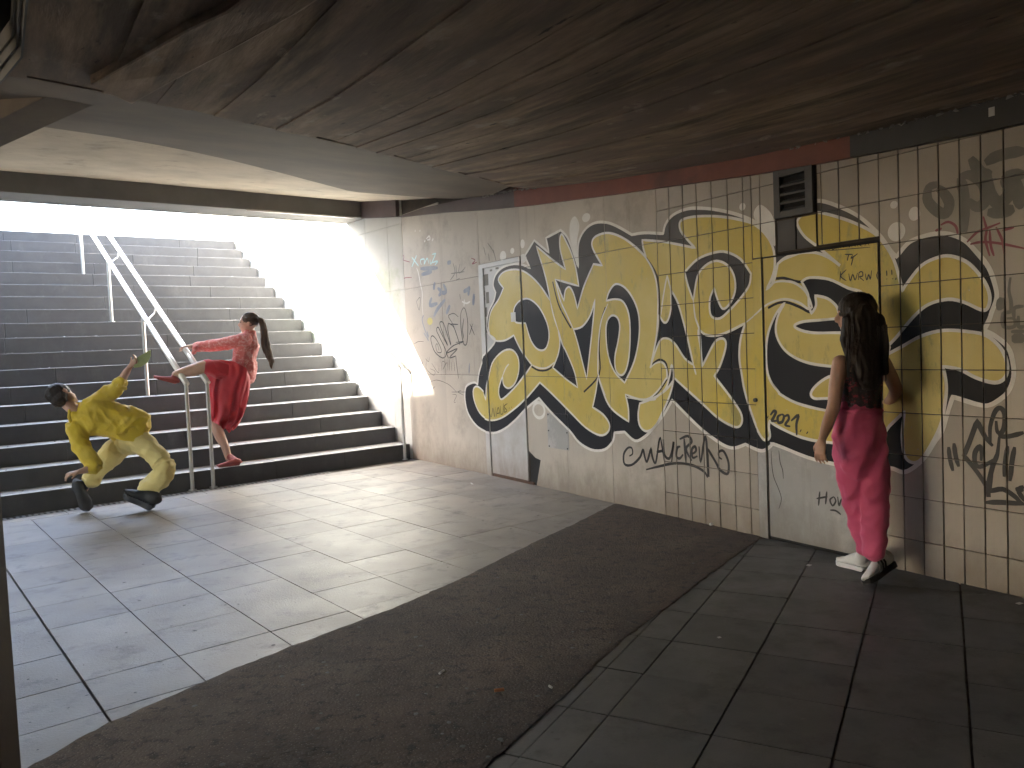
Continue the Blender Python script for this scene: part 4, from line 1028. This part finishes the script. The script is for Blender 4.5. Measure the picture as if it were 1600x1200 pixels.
def head(mb, c, fwd, up, r=.105):
    """skull, jaw, nose, lips, ears; c is the centre of the skull"""
    f = fwd.normalized(); u = (up - f * up.dot(f)).normalized(); s_ = f.cross(u); ax = Matrix((s_, f, u)).transposed(); k = r / .105
    ell(mb, c + u * .015 * k, .076 * k, .096 * k, .088 * k, ax); ell(mb, c - u * .045 * k + f * .028 * k, .058 * k, .066 * k, .068 * k, ax)
    ell(mb, c - u * .092 * k + f * .068 * k, .024 * k, .020 * k, .02 * k, ax)
    limb(mb, (c + u * .01 * k + f * .088 * k, .009 * k, .009 * k), (c - u * .022 * k + f * .108 * k, .011 * k, .013 * k), (c - u * .034 * k + f * .107 * k, .014 * k, .011 * k), side=s_)
    ell(mb, c - u * .055 * k + f * .090 * k, .024 * k, .011 * k, .007 * k, ax); ell(mb, c - u * .066 * k + f * .087 * k, .021 * k, .011 * k, .008 * k, ax)
    ell(mb, c + u * .022 * k + f * .086 * k, .045 * k, .012 * k, .01 * k, ax)
    for q in (-1, 1):
        ell(mb, c - u * .012 * k + s_ * q * .076 * k - f * .008 * k, .009 * k, .018 * k, .030 * k, ax)
    return s_, f, u
def eyes(c, s_, f, u, parent, r=.105):
    k = r / .105
    for d_ in (-1, 1):
        q = MB(); ell(q, c + u * .004 * k + f * .083 * k + s_ * d_ * .031 * k, .014 * k, .009 * k, .006 * k, Matrix((s_, f, u)).transposed(), 10)
        q.build('eye', M['tag_black'], parent, smooth=True)
    for d_ in (-1, 1):
        q = MB(); q.tube([c + u * .022 * k + f * .094 * k + s_ * d_ * .014 * k, c + u * .028 * k + f * .091 * k + s_ * d_ * .032 * k, c + u * .022 * k + f * .078 * k + s_ * d_ * .05 * k], .003 * k, 6)
        q.build('eyebrow', M['hair_brown'], parent)
def shoe(name, heel, toe, up, mt, solemt, parent, wd=.045, h=.085, sole=.022, stripes=False, sidev=None, ankle=None):
    """heel and toe are sole points; up is the foot's own upward direction"""
    f = (toe - heel); L_ = f.length; f.normalize(); u = (up - f * up.dot(f)).normalized(); s_ = f.cross(u)
    ax = Matrix((s_, f, u)).transposed()
    out = [(.0, .62), (.04, .8), (.15, .86), (.35, .78), (.55, .9), (.72, 1.0), (.86, .92), (.95, .66), (1.0, .28)]
    q = MB(); base = heel
    up_r = []
    for t, w_ in out:
        hh = h * (1.0 if t < .28 else max(.36, 1 - (t - .28) * 1.25)) * (.8 if t == 0 else 1) * (.72 if t >= .95 else 1)
        up_r.append((base + f * (t * L_) + u * (sole + hh * .46), w_ * wd * .93, hh * .52))
    loft(q, up_r, s_, 16)
    if ankle is not None: limb(q, (base + f * L_ * .18 + u * (sole + h * .5), wd * .85, wd * .95), (ankle, wd * .78, wd * .85), side=s_)
    o = grow(q, name, mt, parent, .0055, 3)
    q = MB(); ring = [(t * L_, w_ * wd) for t, w_ in out]
    pts_ = [base + f * a + s_ * b_ for a, b_ in ring] + [base + f * a - s_ * b_ for a, b_ in ring[::-1]]
    n_ = len(pts_); lo = [p + u * (.014 if i in (0, n_ - 1, len(ring) - 1, len(ring)) else 0) for i, p in enumerate(pts_)]
    q.add(lo + [p + u * (sole + .006) + (p - (heel + f * L_ * .5)).normalized() * .002 for p in pts_], [tuple(range(n_)), tuple(range(n_, 2 * n_))[::-1]] + [(i, n_ + i, n_ + (i + 1) % n_, (i + 1) % n_) for i in range(n_)])
    q.build('sole', solemt, o, bevel=.003)
    if stripes:
        q = MB()
        for t in (.40, .49, .58):
            a = base + f * L_ * t + s_ * sidev * (wd * .93) + u * (sole + .005); b_ = base + f * L_ * (t - .10) + s_ * sidev * (wd * .60) + u * (sole + h * .78)
            mid = (a + b_) / 2 + s_ * sidev * .010
            q.tube([a, mid, b_], .0055, 6)
        q.build('stripe', M['tag_black'], o)
    return o

M['skin'] = mat('skin', (.50, .30, .21), (.44, .25, .17), 9, .5, bump=.08, bscale=120, sss=.12)
M['skin_light'] = mat('skin_light', (.58, .38, .29), (.52, .32, .23), 9, .5, bump=.08, bscale=120, sss=.12)
M['hair_dark'] = mat('hair_dark', (.010, .007, .005), (.032, .020, .014), 55, .5, spec=.35, stretch=(1, 1, .08), bump=.8, bscale=150, bdist=.004, bstretch=(1, 1, .06))
M['hair_brown'] = mat('hair_brown', (.12, .075, .045), (.045, .026, .016), 40, .55, spec=.25, stretch=(1, 1, .1), bump=.8, bscale=150, bdist=.004, bstretch=(1, 1, .08))
M['shirt_yellow'] = mat('shirt_yellow', (.74, .55, .03), (.66, .47, .025), 5, .65, bump=.3, bscale=60, sheen=.2)
M['trouser_cream'] = mat('trouser_cream', (.74, .61, .24), (.66, .53, .19), 4, .75, bump=.3, bscale=60, sheen=.2)
M['shoe_black'] = mat('shoe_black', (.016, .016, .018), (.028, .027, .027), 25, .65, bump=.5, bscale=90)
M['skirt_red'] = mat('skirt_red', (.66, .018, .035), (.56, .014, .028), 5, .6, bump=.25, bscale=60, sheen=.2)
M['shoe_red'] = mat('shoe_red', (.35, .07, .06), (.28, .05, .05), 12, .7)
M['trouser_pink'] = mat('trouser_pink', (.62, .085, .20), (.56, .07, .17), 5, .7, bump=.25, bscale=80, sheen=.2)
M['shoe_white'] = mat('shoe_white', (.68, .68, .67), (.6, .6, .59), 14, .6, bump=.3, bscale=160)
M['leaf_green'] = mat('leaf_green', (.30, .36, .14), (.24, .30, .10), 12, .6)
def printed(name, base, spots, sc_):
    N = Nodes(name); c = base
    v = N.n('ShaderNodeTexVoronoi'); v.inputs['Scale'].default_value = sc_; N.l(N.geo.outputs['Position'], v.inputs['Vector'])
    col = base; src = None
    for i, (lo_, hi_, sp) in enumerate(spots):
        nz = N.noise(sc_ * (.8 + .35 * i), 4, .7, (1, 1, 1.3 + .4 * i)); src = N.mix(N.ramp(nz, [(lo_, 0.), (hi_, 1.)]), src if src is not None else base, sp)
    N.color(src); N.b.inputs['Roughness'].default_value = .75; N.b.inputs['Sheen Weight'].default_value = .2; return N.mat
M['top_floral'] = printed('top_floral', (.022, .015, .018), [(.54, .58, (.28, .02, .04)), (.60, .64, (.12, .10, .11)), (.62, .66, (.35, .10, .08))], 22)
M['blouse_coral'] = printed('blouse_coral', (.62, .15, .14), [(.52, .56, (.72, .36, .34)), (.60, .64, (.52, .06, .07))], 34)

# --- woman in pink trousers, walking away along the wall
D = 4.50
pk = empty('person', floor_pt(1352, 900), label='woman with long dark hair, floral top and pink trousers walking by the wall', cat='person')
J_ = lambda x, y, dd=0.0: at(x, y, D + dd)
sx = _r.copy(); sx = (sx * math.cos(R(22)) + Vector((0, 1, 0)) * math.sin(R(22))).normalized()    # her left-to-right axis
q = MB()
loft(q, [(J_(1345, 540), .050, .050), (J_(1345, 552), .062, .058), (J_(1345, 562), .125, .07), (J_(1345, 580), .137, .085), (J_(1344, 605), .125, .09), (J_(1343, 635), .108, .083), (J_(1342, 665), .12, .09), (J_(1344, 690), .12, .09)], sx)
hc1 = J_(1338, 489, .02); fw1 = (-_r * .88 + Vector((0, 1, 0)) * .45 - Z * .10).normalized()
limb(q, (J_(1344, 556, 0), .056, .056), (J_(1341, 520, .01), .048, .05), (J_(1339, 500, .02), .05, .05), side=sx)
hs = head(q, hc1, fw1, Z, .104)
limb(q, (J_(1314, 566, -.05), .048, .045), (J_(1307, 600, -.07), .041, .04), (J_(1303, 634, -.08), .035, .036), (J_(1294, 660, -.10), .034, .031), (J_(1284, 688, -.12), .022, .019), side=sx)
hand(q, J_(1284, 688, -.12), J_(1281, 712, -.12) - J_(1284, 688, -.12), Vector((.5, .3, .1)), .078, .5, .10, 1)
limb(q, (J_(1378, 566, .06), .048, .045), (J_(1391, 588, .08), .041, .04), (J_(1400, 610, .09), .036, .036), (J_(1392, 625, .20), .032, .03), (J_(1378, 632, .30), .022, .02), side=sx)
hand(q, J_(1378, 632, .30), J_(1366, 634, .36) - J_(1378, 632, .30), Z * -1, .078, .7, .06, 1)
grow(q, 'body', M['skin'], pk, .006, 3)
eyes(hc1, hs[0], hs[1], hs[2], pk, .104)
q = MB()                                                # floral camisole
loft(q, [(J_(1345, 588), .142, .094), (J_(1344, 605), .138, .10), (J_(1343, 630), .122, .097), (J_(1342, 645), .122, .098)], sx)
grow(q, 'camisole', M['top_floral'], pk, .006, 2, (.004, folds(Z, 22, 6, 3)))
for s1 in ((1322, 563, 1326, 590, -.085), (1366, 561, 1362, 590, -.04)):
    q = MB(); q.tube([J_(s1[0], s1[1] - 3, -.03), J_(s1[0] + 1, s1[1] + 4, s1[4]), J_(s1[2], s1[3], s1[4] - .012)], .0045, 6); q.build('strap', M['shoe_black'], pk)
q = MB()                                                # trousers
loft(q, [(J_(1341, 641), .126, .104), (J_(1341, 655), .138, .112), (J_(1342, 680), .152, .122), (J_(1345, 705), .148, .120), (J_(1347, 730), .130, .105)], sx)
q.tube([J_(1341, 640) + sx * .131 * math.cos(a * .3142) + sx.cross(Z) * .109 * math.sin(a * .3142) for a in range(21)], .009, 8)
limb(q, (J_(1327, 700, .0), .082, .09), (J_(1332, 745, .02), .078, .085), (J_(1341, 800, .05), .066, .072), (J_(1351, 858, .04), .050, .054), side=sx)
limb(q, (J_(1362, 700, .0), .088, .095), (J_(1364, 745, -.03), .083, .09), (J_(1366, 800, -.04), .070, .078), (J_(1366, 862, -.03), .056, .060), side=sx)
def pinkf(p):
    f1 = folds(Z + sx * .5, 9, 2.2, 1.3)(p); f2 = folds(sx + Z * .35, 11, 3, 5.1)(p); return f1 * .6 + f2 * .6
grow(q, 'trousers', M['trouser_pink'], pk, .007, 3, (.017, pinkf))
# long hair
q = MB(); u1, f1_, = hs[2], hs[1]
ell(q, hc1 + u1 * .026 - f1_ * .008, .090, .104, .092, Matrix((hs[0], hs[1], hs[2])).transposed())
bk = -Vector((0, 1, 0))
limb(q, (J_(1346, 490, -.03), .088, .075), (J_(1350, 530, -.05), .105, .07), (J_(1353, 558, -.10), .108, .055), (J_(1357, 582, -.125), .085, .045), (J_(1359, 603, -.12), .055, .026), side=sx)
limb(q, (J_(1326, 498, -.045), .032, .03), (J_(1322, 530, -.055), .034, .03), (J_(1326, 556, -.085), .020, .020), side=sx)
limb(q, (J_(1368, 500, -.02), .045, .05), (J_(1376, 540, -.03), .042, .045), (J_(1381, 580, -.07), .026, .024), side=sx)
grow(q, 'hair', M['hair_dark'], pk, .0065, 2, (.008, folds(Z, 46, 4, 2)))
q = MB()
for i in range(120):
    x0 = random.uniform(1324, 1386); y1 = random.uniform(585, 618) - 14 * abs(x0 - 1360) / 30; dd = -.10 - .03 * random.random()
    a = J_(x0, random.uniform(505, 545), dd + .03); b_ = J_(x0 + random.uniform(-4, 4), y1, dd - .02)
    q.tube([a, a.lerp(b_, .5) + sx * random.uniform(-.006, .006), b_], [.0045, .0038, .0008], 4)
q.build('hair_strand', M['hair_dark'], pk, kind='stuff')
shoe('shoe', floor_pt(1354, 893, .004), floor_pt(1309, 881, .004), Z, M['shoe_white'], M['shoe_white'], pk, .043, .085, ankle=J_(1350, 862, .05))
t_ = floor_pt(1354, 915, .012); h_ = at(1397, 886, D + .03); shoe('shoe', h_, t_, (Z * .8 - _r * .75), M['shoe_white'], M['shoe_black'], pk, .043, .085, .026, True, -1, ankle=J_(1368, 864, -.02))

# --- man in yellow bending backwards at the foot of the stairs
DM = 7.55
mn_ = empty('person', floor_pt(190, 795), label='man in yellow shirt and cream trousers bent backwards at the stairs', cat='person')
K_ = lambda x, y, dd=0.0: at(x, y, DM + dd)
side_m = (Vector((0, 1, 0)) * .75 - Z * .5 + _r * .25).normalized()
# torso axis runs from the hips (right) to the neck (left); its broad side faces the viewer
tv = (K_(118, 655, -.22) - K_(212, 672, 0)); broad = (K_(156, 625, -.2) - K_(110, 680, -.25)).normalized()
q = MB()
loft(q, [(K_(205, 680, 0), .12, .09), (K_(190, 668, -.03), .12, .08), (K_(165, 655, -.10), .13, .08), (K_(145, 650, -.15), .14, .08), (K_(130, 650, -.18), .11, .065), (K_(118, 648, -.22), .06, .055)], broad)
limb(q, (K_(126, 648, -.2), .062, .062), (K_(112, 637, -.23), .055, .057), (K_(103, 628, -.24), .058, .058), side=broad)
hcm = K_(95, 618, -.25); fwm = (Vector((0, 1, 0)) * .93 + _r * .30 + Z * .15).normalized(); upm = (-_r * .75 + Z * .62)
hm = head(q, hcm, fwm, upm, .118)
limb(q, (K_(152, 630, -.14), .045, .045), (K_(172, 615, -.12), .045, .045), (K_(186, 600, -.12), .043, .042), (K_(196, 584, -.14), .036, .034), (K_(203, 573, -.15), .026, .022), side=broad)
hand(q, K_(203, 573, -.15), K_(214, 562, -.16) - K_(203, 573, -.15), Vector((0, -.6, .5)), .082, .8, .05, 1)
limb(q, (K_(122, 676, -.22), .04, .04), (K_(130, 700, -.28), .042, .042), (K_(146, 726, -.30), .038, .038), (K_(138, 733, -.36), .036, .034), (K_(124, 737, -.42), .026, .022), side=broad)
hand(q, K_(124, 737, -.42), K_(108, 741, -.46) - K_(124, 737, -.42), Vector((.1, .4, -.8)), .085, .7, .10, -1)
for a in (((240, 752, .02), (226, 768, .02)), ((140, 745, .03), (132, 764, .04))):
    limb(q, (K_(*a[0]), .042, .042), (K_(*a[1]), .036, .038), side=_r)
grow(q, 'body', M['skin'], mn_, .0075, 3)
q = MB()                                                # shirt
loft(q, [(K_(214, 668, .0), .175, .125), (K_(203, 664, -.03), .185, .13), (K_(180, 658, -.09), .165, .12), (K_(160, 652, -.14), .18, .118), (K_(142, 650, -.18), .192, .115), (K_(128, 650, -.2), .155, .095), (K_(119, 648, -.22), .085, .075)], broad)
limb(q, (K_(146, 632, -.17), .085, .08), (K_(166, 618, -.13), .078, .074), (K_(182, 606, -.12), .070, .068), (K_(190, 596, -.13), .066, .062), side=broad)
limb(q, (K_(119, 668, -.22), .095, .09), (K_(126, 696, -.29), .078, .072), (K_(142, 718, -.31), .078, .07), (K_(148, 730, -.31), .070, .066), (K_(138, 733, -.35), .05, .05), side=broad)
def shf(p): return folds(broad, 10, 2.6, 4.4)(p) * .6 + folds(tv, 9, 3.5, 2.0)(p) * .5 + folds(Z - _r * .5, 17, 4, 8)(p) * .3
grow(q, 'shirt', M['shirt_yellow'], mn_, .0075, 2, (.018, shf))
# shirt tail lifting off the back
q = MB(); tl = [K_(196, 640, -.05), K_(214, 643, -.06), K_(228, 650, -.04), K_(226, 668, -.06), K_(222, 684, -.08), K_(208, 690, -.12), K_(190, 688, -.16)]
ct = [K_(190, 655, -.12), K_(196, 655, -.13), K_(202, 660, -.13), K_(203, 668, -.14), K_(200, 676, -.15), K_(192, 680, -.17), K_(182, 678, -.19)]
ro, ri = [], []
vv = []; 
for i in range(len(tl)):
    for j in range(5):
        p = ct[i].lerp(tl[i], j / 4); p += Vector((0, 1, 0)) * noise.noise(p * 14) * .02; vv.append(p)
ff = [(i * 5 + j, (i + 1) * 5 + j, (i + 1) * 5 + j + 1, i * 5 + j + 1) for i in range(len(tl) - 1) for j in range(4)]
nb_ = len(vv); q.add(vv + [p + Vector((0, .008, .004)) for p in vv], ff + [tuple(k + nb_ for k in f[::-1]) for f in ff]); q.build('shirt_tail', M['shirt_yellow'], mn_, smooth=True)
q = MB(); q.tube([K_(113, 668, -.25), K_(108, 652, -.28), K_(109, 640, -.27), K_(117, 632, -.22), K_(126, 630, -.18)], [.012, .016, .016, .016, .012], 8); q.build('collar', M['shirt_yellow'], mn_, smooth=True)
q = MB(); q.tube([K_(184, 602, -.19), K_(196, 607, -.13), K_(194, 600, -.07), K_(184, 592, -.09)], .017, 8); q.build('cuff', M['shirt_yellow'], mn_, smooth=True)
q = MB()                                                # trousers
loft(q, [(K_(212, 672, .02), .115, .10), (K_(206, 682, .01), .145, .12), (K_(200, 692, .0), .13, .12)], broad)
limb(q, (K_(212, 686, .0), .115, .11), (K_(234, 702, -.02), .108, .10), (K_(256, 726, -.05), .10, .095), (K_(256, 741, -.04), .096, .09), (K_(243, 754, .0), .098, .088), (K_(230, 766, .02), .108, .095), side=(_r * .65 - _u * .75))
limb(q, (K_(198, 688, .02), .115, .11), (K_(180, 705, .05), .11, .10), (K_(163, 722, .06), .10, .092), (K_(150, 738, .05), .088, .08), (K_(143, 750, .04), .095, .08), side=(_r * .8 - _u * .6))
def trf(p): return folds(Z + _r * .6, 9, 2.4, 9.1)(p) * .6 + folds(_r - Z * .3, 11, 3, 6.0)(p) * .5
grow(q, 'trousers', M['trouser_cream'], mn_, .0075, 2, (.020, trf))
q = MB(); q.tube([K_(219, 758, -.04), K_(232, 768, -.09), K_(246, 778, -.05), K_(250, 766, .06)], .010, 8); 
ax_m = Matrix((hm[0], hm[1], hm[2])).transposed()
q = MB(); ell(q, hcm + hm[2] * .026 - hm[1] * .010, .097, .112, .098, ax_m, 20); ell(q, hcm - hm[2] * .035 - hm[1] * .045, .082, .07, .07, ax_m)
grow(q, 'hair', M['hair_dark'], mn_, .007, 2, (.008, folds(hm[2], 36, 8, 2)))
hb = floor_pt(238, 797, .004); shoe('shoe', hb, at(192, 776, DM - .06), (Z * .9 + _r * .35), M['shoe_black'], M['shoe_black'], mn_, .064, .13, .05, ankle=K_(227, 764, .02))
hb = at(126, 757, DM + .05); tb = floor_pt(139, 798, .01); shoe('shoe', hb - _r * .03, tb, (-Z * .1 + _r * .5 - Vector((0, 1, 0)) * .8), M['shoe_black'], M['shoe_black'], mn_, .064, .12, .05, ankle=K_(133, 756, .04))
# the green leaf-shaped fan in his raised hand
lf = empty('leaf', K_(222, 562, -.17), label='pale green leaf shaped card held up in the raised hand of the man in yellow', cat='leaf')
q = MB(); ol = [K_(x_, y_, -.175) for x_, y_ in ((209, 575), (211, 561), (220, 555), (235, 547), (235.5, 556), (231, 566), (221, 573))]
nn = len(ol); q.add(ol + [p + Vector((0, .004, 0)) for p in ol], [tuple(range(nn)), tuple(range(nn, 2 * nn))[::-1]] + [(i, nn + i, nn + (i + 1) % nn, (i + 1) % nn) for i in range(nn)]); q.build('blade', M['leaf_green'], lf)
q = MB(); q.tube([K_(210, 573, -.178), K_(222, 562, -.178), K_(235, 548, -.178)], .0025, 5); q.build('midrib', M['leaf_green'], lf)

# --- woman in red with one leg over the handrail
DR = 9.06
rw = empty('person', floor_pt(355, 727, RISE), label='woman in coral blouse and red skirt resting one leg on the handrail', cat='person')
L_ = lambda x, y, dd=0.0: at(x, y, DR + dd)
fr = -_r                                                # she faces the left edge
q = MB()
sd = Vector((0, 1, 0))
loft(q, [(L_(374, 585), .12, .09), (L_(377, 570), .11, .08), (L_(382, 552), .12, .085), (L_(387, 536), .14, .09), (L_(389, 526), .09, .065), (L_(391, 519), .06, .055)], sd)
limb(q, (L_(390, 524), .055, .055), (L_(390, 513), .048, .05), (L_(389, 506), .05, .05), side=sd)
hcr = L_(389.5, 504); hr = head(q, hcr, (fr + Z * -.03 - Vector((0, 1, 0)) * .12), Z, .110)
for dd in (-.17, .15):
    e = (dd + .17) / .32 * 3
    limb(q, (L_(383, 529 + e, dd), .055, .055), (L_(360, 534 + e, dd * .95 + .03), .045, .045), (L_(336, 537 + e, dd * .8 + .06), .038, .038), (L_(318, 539 + e, dd * .6 + .09), .033, .03), (L_(300, 540 + e, dd * .45 + .11), .024, .02), side=sd)
    hand(q, L_(300, 540 + e, dd * .45 + .11), -_r - Z * .12, -Z, .085, .35, .08, 1 if dd < 0 else -1)
limb(q, (L_(366, 582, -.05), .10, .10), (L_(345, 578, -.18), .085, .085), (L_(320, 573, -.32), .074, .074), (L_(305, 577, -.36), .068, .066), (L_(290, 581, -.40), .060, .058), (L_(274, 585, -.44), .042, .040), side=sd)
limb(q, (L_(366, 590, .05), .10, .10), (L_(345, 620, .03), .085, .085), (L_(335, 655, .0), .062, .062), (L_(343, 680, .0), .060, .06), (L_(352, 698, .0), .046, .046), (L_(357, 716, .0), .034, .036), side=sd)
grow(q, 'body', M['skin_light'], rw, .0075, 3)
eyes(hcr, hr[0], hr[1], hr[2], rw, .110)
q = MB()
loft(q, [(L_(379, 584), .165, .14), (L_(380, 574), .155, .125), (L_(382, 556), .158, .125), (L_(387, 538), .185, .125), (L_(389, 527), .13, .09), (L_(390, 521), .075, .07)], sd)
loft(q, [(L_(386, 590), .13, .09), (L_(389, 570), .13, .09)], sd)
for dd in (-.17, .15):
    e = (dd + .17) / .32 * 3
    limb(q, (L_(384, 530 + e, dd), .078, .075), (L_(360, 534.5 + e, dd * .95 + .03), .068, .064), (L_(336, 538 + e, dd * .8 + .06), .060, .056), (L_(308, 541 + e, dd * .5 + .1), .056, .048), side=sd)
limb(q, (L_(306, 543, -.1), .03, .035), (L_(303, 551, -.1), .022, .02), side=sd)
grow(q, 'blouse', M['blouse_coral'], rw, .008, 2, (.013, lambda p: folds(_r, 12, 3, 3)(p) * .5 + folds(Z, 12, 3, 7)(p) * .5))
# skirt: sheet draped over the raised thigh and hanging behind it
sk = [[(319, 563), (345, 562), (366, 565), (384, 575), (391, 590)],
      [(320, 575), (344, 578), (365, 583), (384, 592), (391, 604)],
      [(321, 590), (340, 600), (360, 608), (381, 612), (389, 620)],
      [(323, 606), (338, 622), (356, 632), (376, 634), (385, 634)],
      [(325, 625), (338, 642), (352, 652), (370, 652), (380, 650)],
      [(326, 642), (336, 654), (348, 662), (364, 664), (374, 660)],
      [(327, 655), (336, 661), (347, 668), (358, 674), (366, 668)]]
q = MB(); rows_ = []
def skirt_pt(a, b_, front):
    i = min(int(a), len(sk) - 2); t = a - i; j = min(int(b_), 3); s__ = b_ - j
    p = [(1 - t) * ((1 - s__) * sk[i][j][k] + s__ * sk[i][j + 1][k]) + t * ((1 - s__) * sk[i + 1][j][k] + s__ * sk[i + 1][j + 1][k]) for k in (0, 1)]
    w_ = math.sin(math.pi * min(1, max(0, b_ / 4)))
    dep = (.05 + .15 * w_ ** .6) * (-1 if front else 1)
    fold_ = .040 * math.sin(b_ * 5.2 + a * .7 + 2.2 * noise.noise(Vector((b_ * 1.1, a * .4, 9))) * 2 + (0 if front else 2)) * min(1, a / 3) + .022 * noise.noise(Vector((b_ * 3, a * 1.6, 2)))
    jag = min(1, a / 4) * 5 * noise.noise(Vector((b_ * 2.6, a * .5, 7 if front else 3)))
    return at(p[0] + jag * .5, p[1] + jag, DR - .02 + dep + fold_)
na, nb2 = 30, 28
for fr_ in (True, False):
    vv = [skirt_pt(a * 6 / na, b_ * 4 / nb2, fr_) for a in range(na + 1) for b_ in range(nb2 + 1)]
    o_ = Vector((0, .006 if fr_ else -.006, 0)); ff = [(a * (nb2 + 1) + b_, (a + 1) * (nb2 + 1) + b_, (a + 1) * (nb2 + 1) + b_ + 1, a * (nb2 + 1) + b_ + 1) for a in range(na) for b_ in range(nb2)]
    k0 = len(vv); q.add(vv + [p + o_ for p in vv], ff + [tuple(k + k0 for k in f[::-1]) for f in ff])
    L0 = vv
limb_b = MB()
q.build('skirt', M['skirt_red'], rw, smooth=True)
# closes the skirt over hip and thigh
q = MB(); loft(q, [(L_(382, 578, 0), .165, .10), (L_(374, 590, 0), .17, .13), (L_(366, 606, .02), .16, .12)], sd)
limb(q, (L_(372, 584, -.04), .13, .11), (L_(348, 579, -.17), .11, .10), (L_(323, 574, -.30), .088, .088), side=sd)
grow(q, 'skirt_yoke', M['skirt_red'], rw, .008, 3, (.014, lambda p: folds(Z - _r * .4, 11, 3, 3)(p)))
q = MB(); ell(q, hcr + hr[2] * .028 - hr[1] * .014, .089, .102, .090, Matrix((hr[0], hr[1], hr[2])).transposed(), 20)
grow(q, 'hair', M['hair_brown'], rw, .007, 2, (.006, folds(hr[1], 40, 6, 2)))
q = MB(); limb(q, (L_(402, 498, 0), .024, .025), (L_(409, 503, 0), .034, .034), (L_(413, 520, 0), .046, .040), (L_(415, 540, .02), .050, .044), (L_(420, 556, .0), .044, .036), (L_(424, 566, .02), .026, .024), (L_(424, 576, .0), .008, .008), side=sd)
limb(q, (L_(411, 510, .02), .02, .02), (L_(417, 530, .03), .026, .024), (L_(422, 550, .02), .022, .02), (L_(429, 566, .03), .006, .006), side=sd)
grow(q, 'ponytail', M['hair_brown'], rw, .007, 2, (.012, folds(Z, 38, 3, 2)))
q = MB(); q.tube([L_(404, 500, -.03), L_(406.5, 503, 0), L_(404, 500, .03)], .008, 6); q.build('hair_tie', M['tag_black'], rw)
h_ = floor_pt(375, 726, RISE + .003); t_ = floor_pt(339, 730, RISE + .003)
shoe('shoe', h_, t_, Z, M['shoe_red'], M['shoe_red'], rw, .042, .062, .012, ankle=L_(358, 713, 0))
shoe('shoe', at(277, 600, DR - .45), at(240, 590, DR - .50), (Z * .95 + _r * .30), M['shoe_red'], M['shoe_red'], rw, .042, .055, .012, ankle=L_(273, 587, -.44))

# ------------------------------------------------------------------ litter on the floor
def stub(px, py, ang, L_, r, mt, name, label, cat='litter', flat=False, fz=.009):
    c = floor_pt(px, py, fz); d_ = Vector((math.cos(ang), math.sin(ang), 0))
    q = MB()
    if flat: q.box(c - d_ * L_ / 2, d_ * L_, Vector((-d_.y, d_.x, 0)) * r * 2, Z * .003)
    else: q.tube([c - d_ * L_ / 2, c, c + d_ * L_ / 2], r, 8)
    return q.build(name, M[mt], label=label, cat=cat)
stub(736, 756, math.atan2(U.y, U.x) - 2.0, .10, .008, 'paper', 'paper_strip', 'white paper strip on the floor near the white metal door', flat=True, fz=.002)
stub(690, 1050, 1.1, .035, .005, 'paper', 'cigarette_butt', 'white cigarette butt lying on the asphalt strip')
stub(780, 1078, .2, .04, .007, 'orange', 'cigarette_butt', 'orange cigarette butt at the near side of the asphalt strip', fz=.016)
stub(860, 1073, 2.1, .02, .005, 'paper', 'cigarette_butt', 'short pale butt right of the orange one on the asphalt', fz=.014)
stub(1114, 819, .3, .05, .012, 'paper', 'crumpled_paper', 'small crumpled paper at the foot of the tiles left of the grey door', flat=False, fz=.014)
stub(1267, 884, .8, .03, .012, 'paper', 'bottle_cap', 'pale bottle cap on the slabs in front of the grey door', flat=True, fz=.002)
stub(1125, 997, .4, .016, .006, 'paper', 'paper_scrap', 'tiny white scrap on the dark slabs right of the asphalt', flat=True, fz=.002)
stub(1596, 944, .4, .03, .01, 'paper', 'paper_scrap', 'tiny white scrap at the right edge by the tiles', flat=True, fz=.002)
stub(1478, 1012, .4, .03, .02, 'gum', 'paper_scrap', 'greyish flattened scrap on the slabs at the right', flat=True, fz=.002)
stub(671, 862, .4, .012, .005, 'paper', 'paper_scrap', 'tiny white scrap beside the asphalt strip edge', flat=True, fz=.012)
q = MB()                                                # trodden gum and grit, all over the floor
for i in range(330):
    if random.random() < .6: p = floor_pt(random.uniform(0, 1000), 760 + 440 * random.random() ** 1.2)
    else: p = floor_pt(random.uniform(700, 1600), random.uniform(800, 1200))
    if behind_wall(p) or side_u(p) > -.1: continue
    r_ = random.choice((.003, .004, .005, .008, .012)); z0 = .0028 if not inside(p, asph_poly) else .012
    n_ = 9; a0 = random.random() * 6
    q.add([Vector((p.x + r_ * math.cos(a0 + k * .698) * random.uniform(.7, 1.1), p.y + r_ * math.sin(a0 + k * .698) * random.uniform(.7, 1.1), z0)) for k in range(n_)] + [Vector((p.x, p.y, z0 + .002))], [(k, (k + 1) % n_, n_) for k in range(n_)])
q.build('trodden_gum', M['gum'], kind='stuff', label='flattened chewing gum and grit spots scattered over the floor', cat='litter')
# ------------------------------------------------------------------ thin volume added to stand in for lens glare
HZ = .005
if HZ:
    hm_ = bpy.data.materials.new('glare_haze'); hm_.use_nodes = True; hn = hm_.node_tree
    hn.nodes.remove(hn.nodes['Principled BSDF']); pv = hn.nodes.new('ShaderNodeVolumePrincipled')
    pv.inputs['Density'].default_value = HZ; pv.inputs['Color'].default_value = (.95, .96, 1, 1); pv.inputs['Anisotropy'].default_value = .45
    hn.links.new(pv.outputs[0], hn.nodes['Material Output'].inputs['Volume'])
    q = MB(); q.box((-45, -35, -1.4), (75, 0, 0), (0, 90, 0), (0, 0, 8.2)); q.build('glare_haze', hm_, kind='stuff')
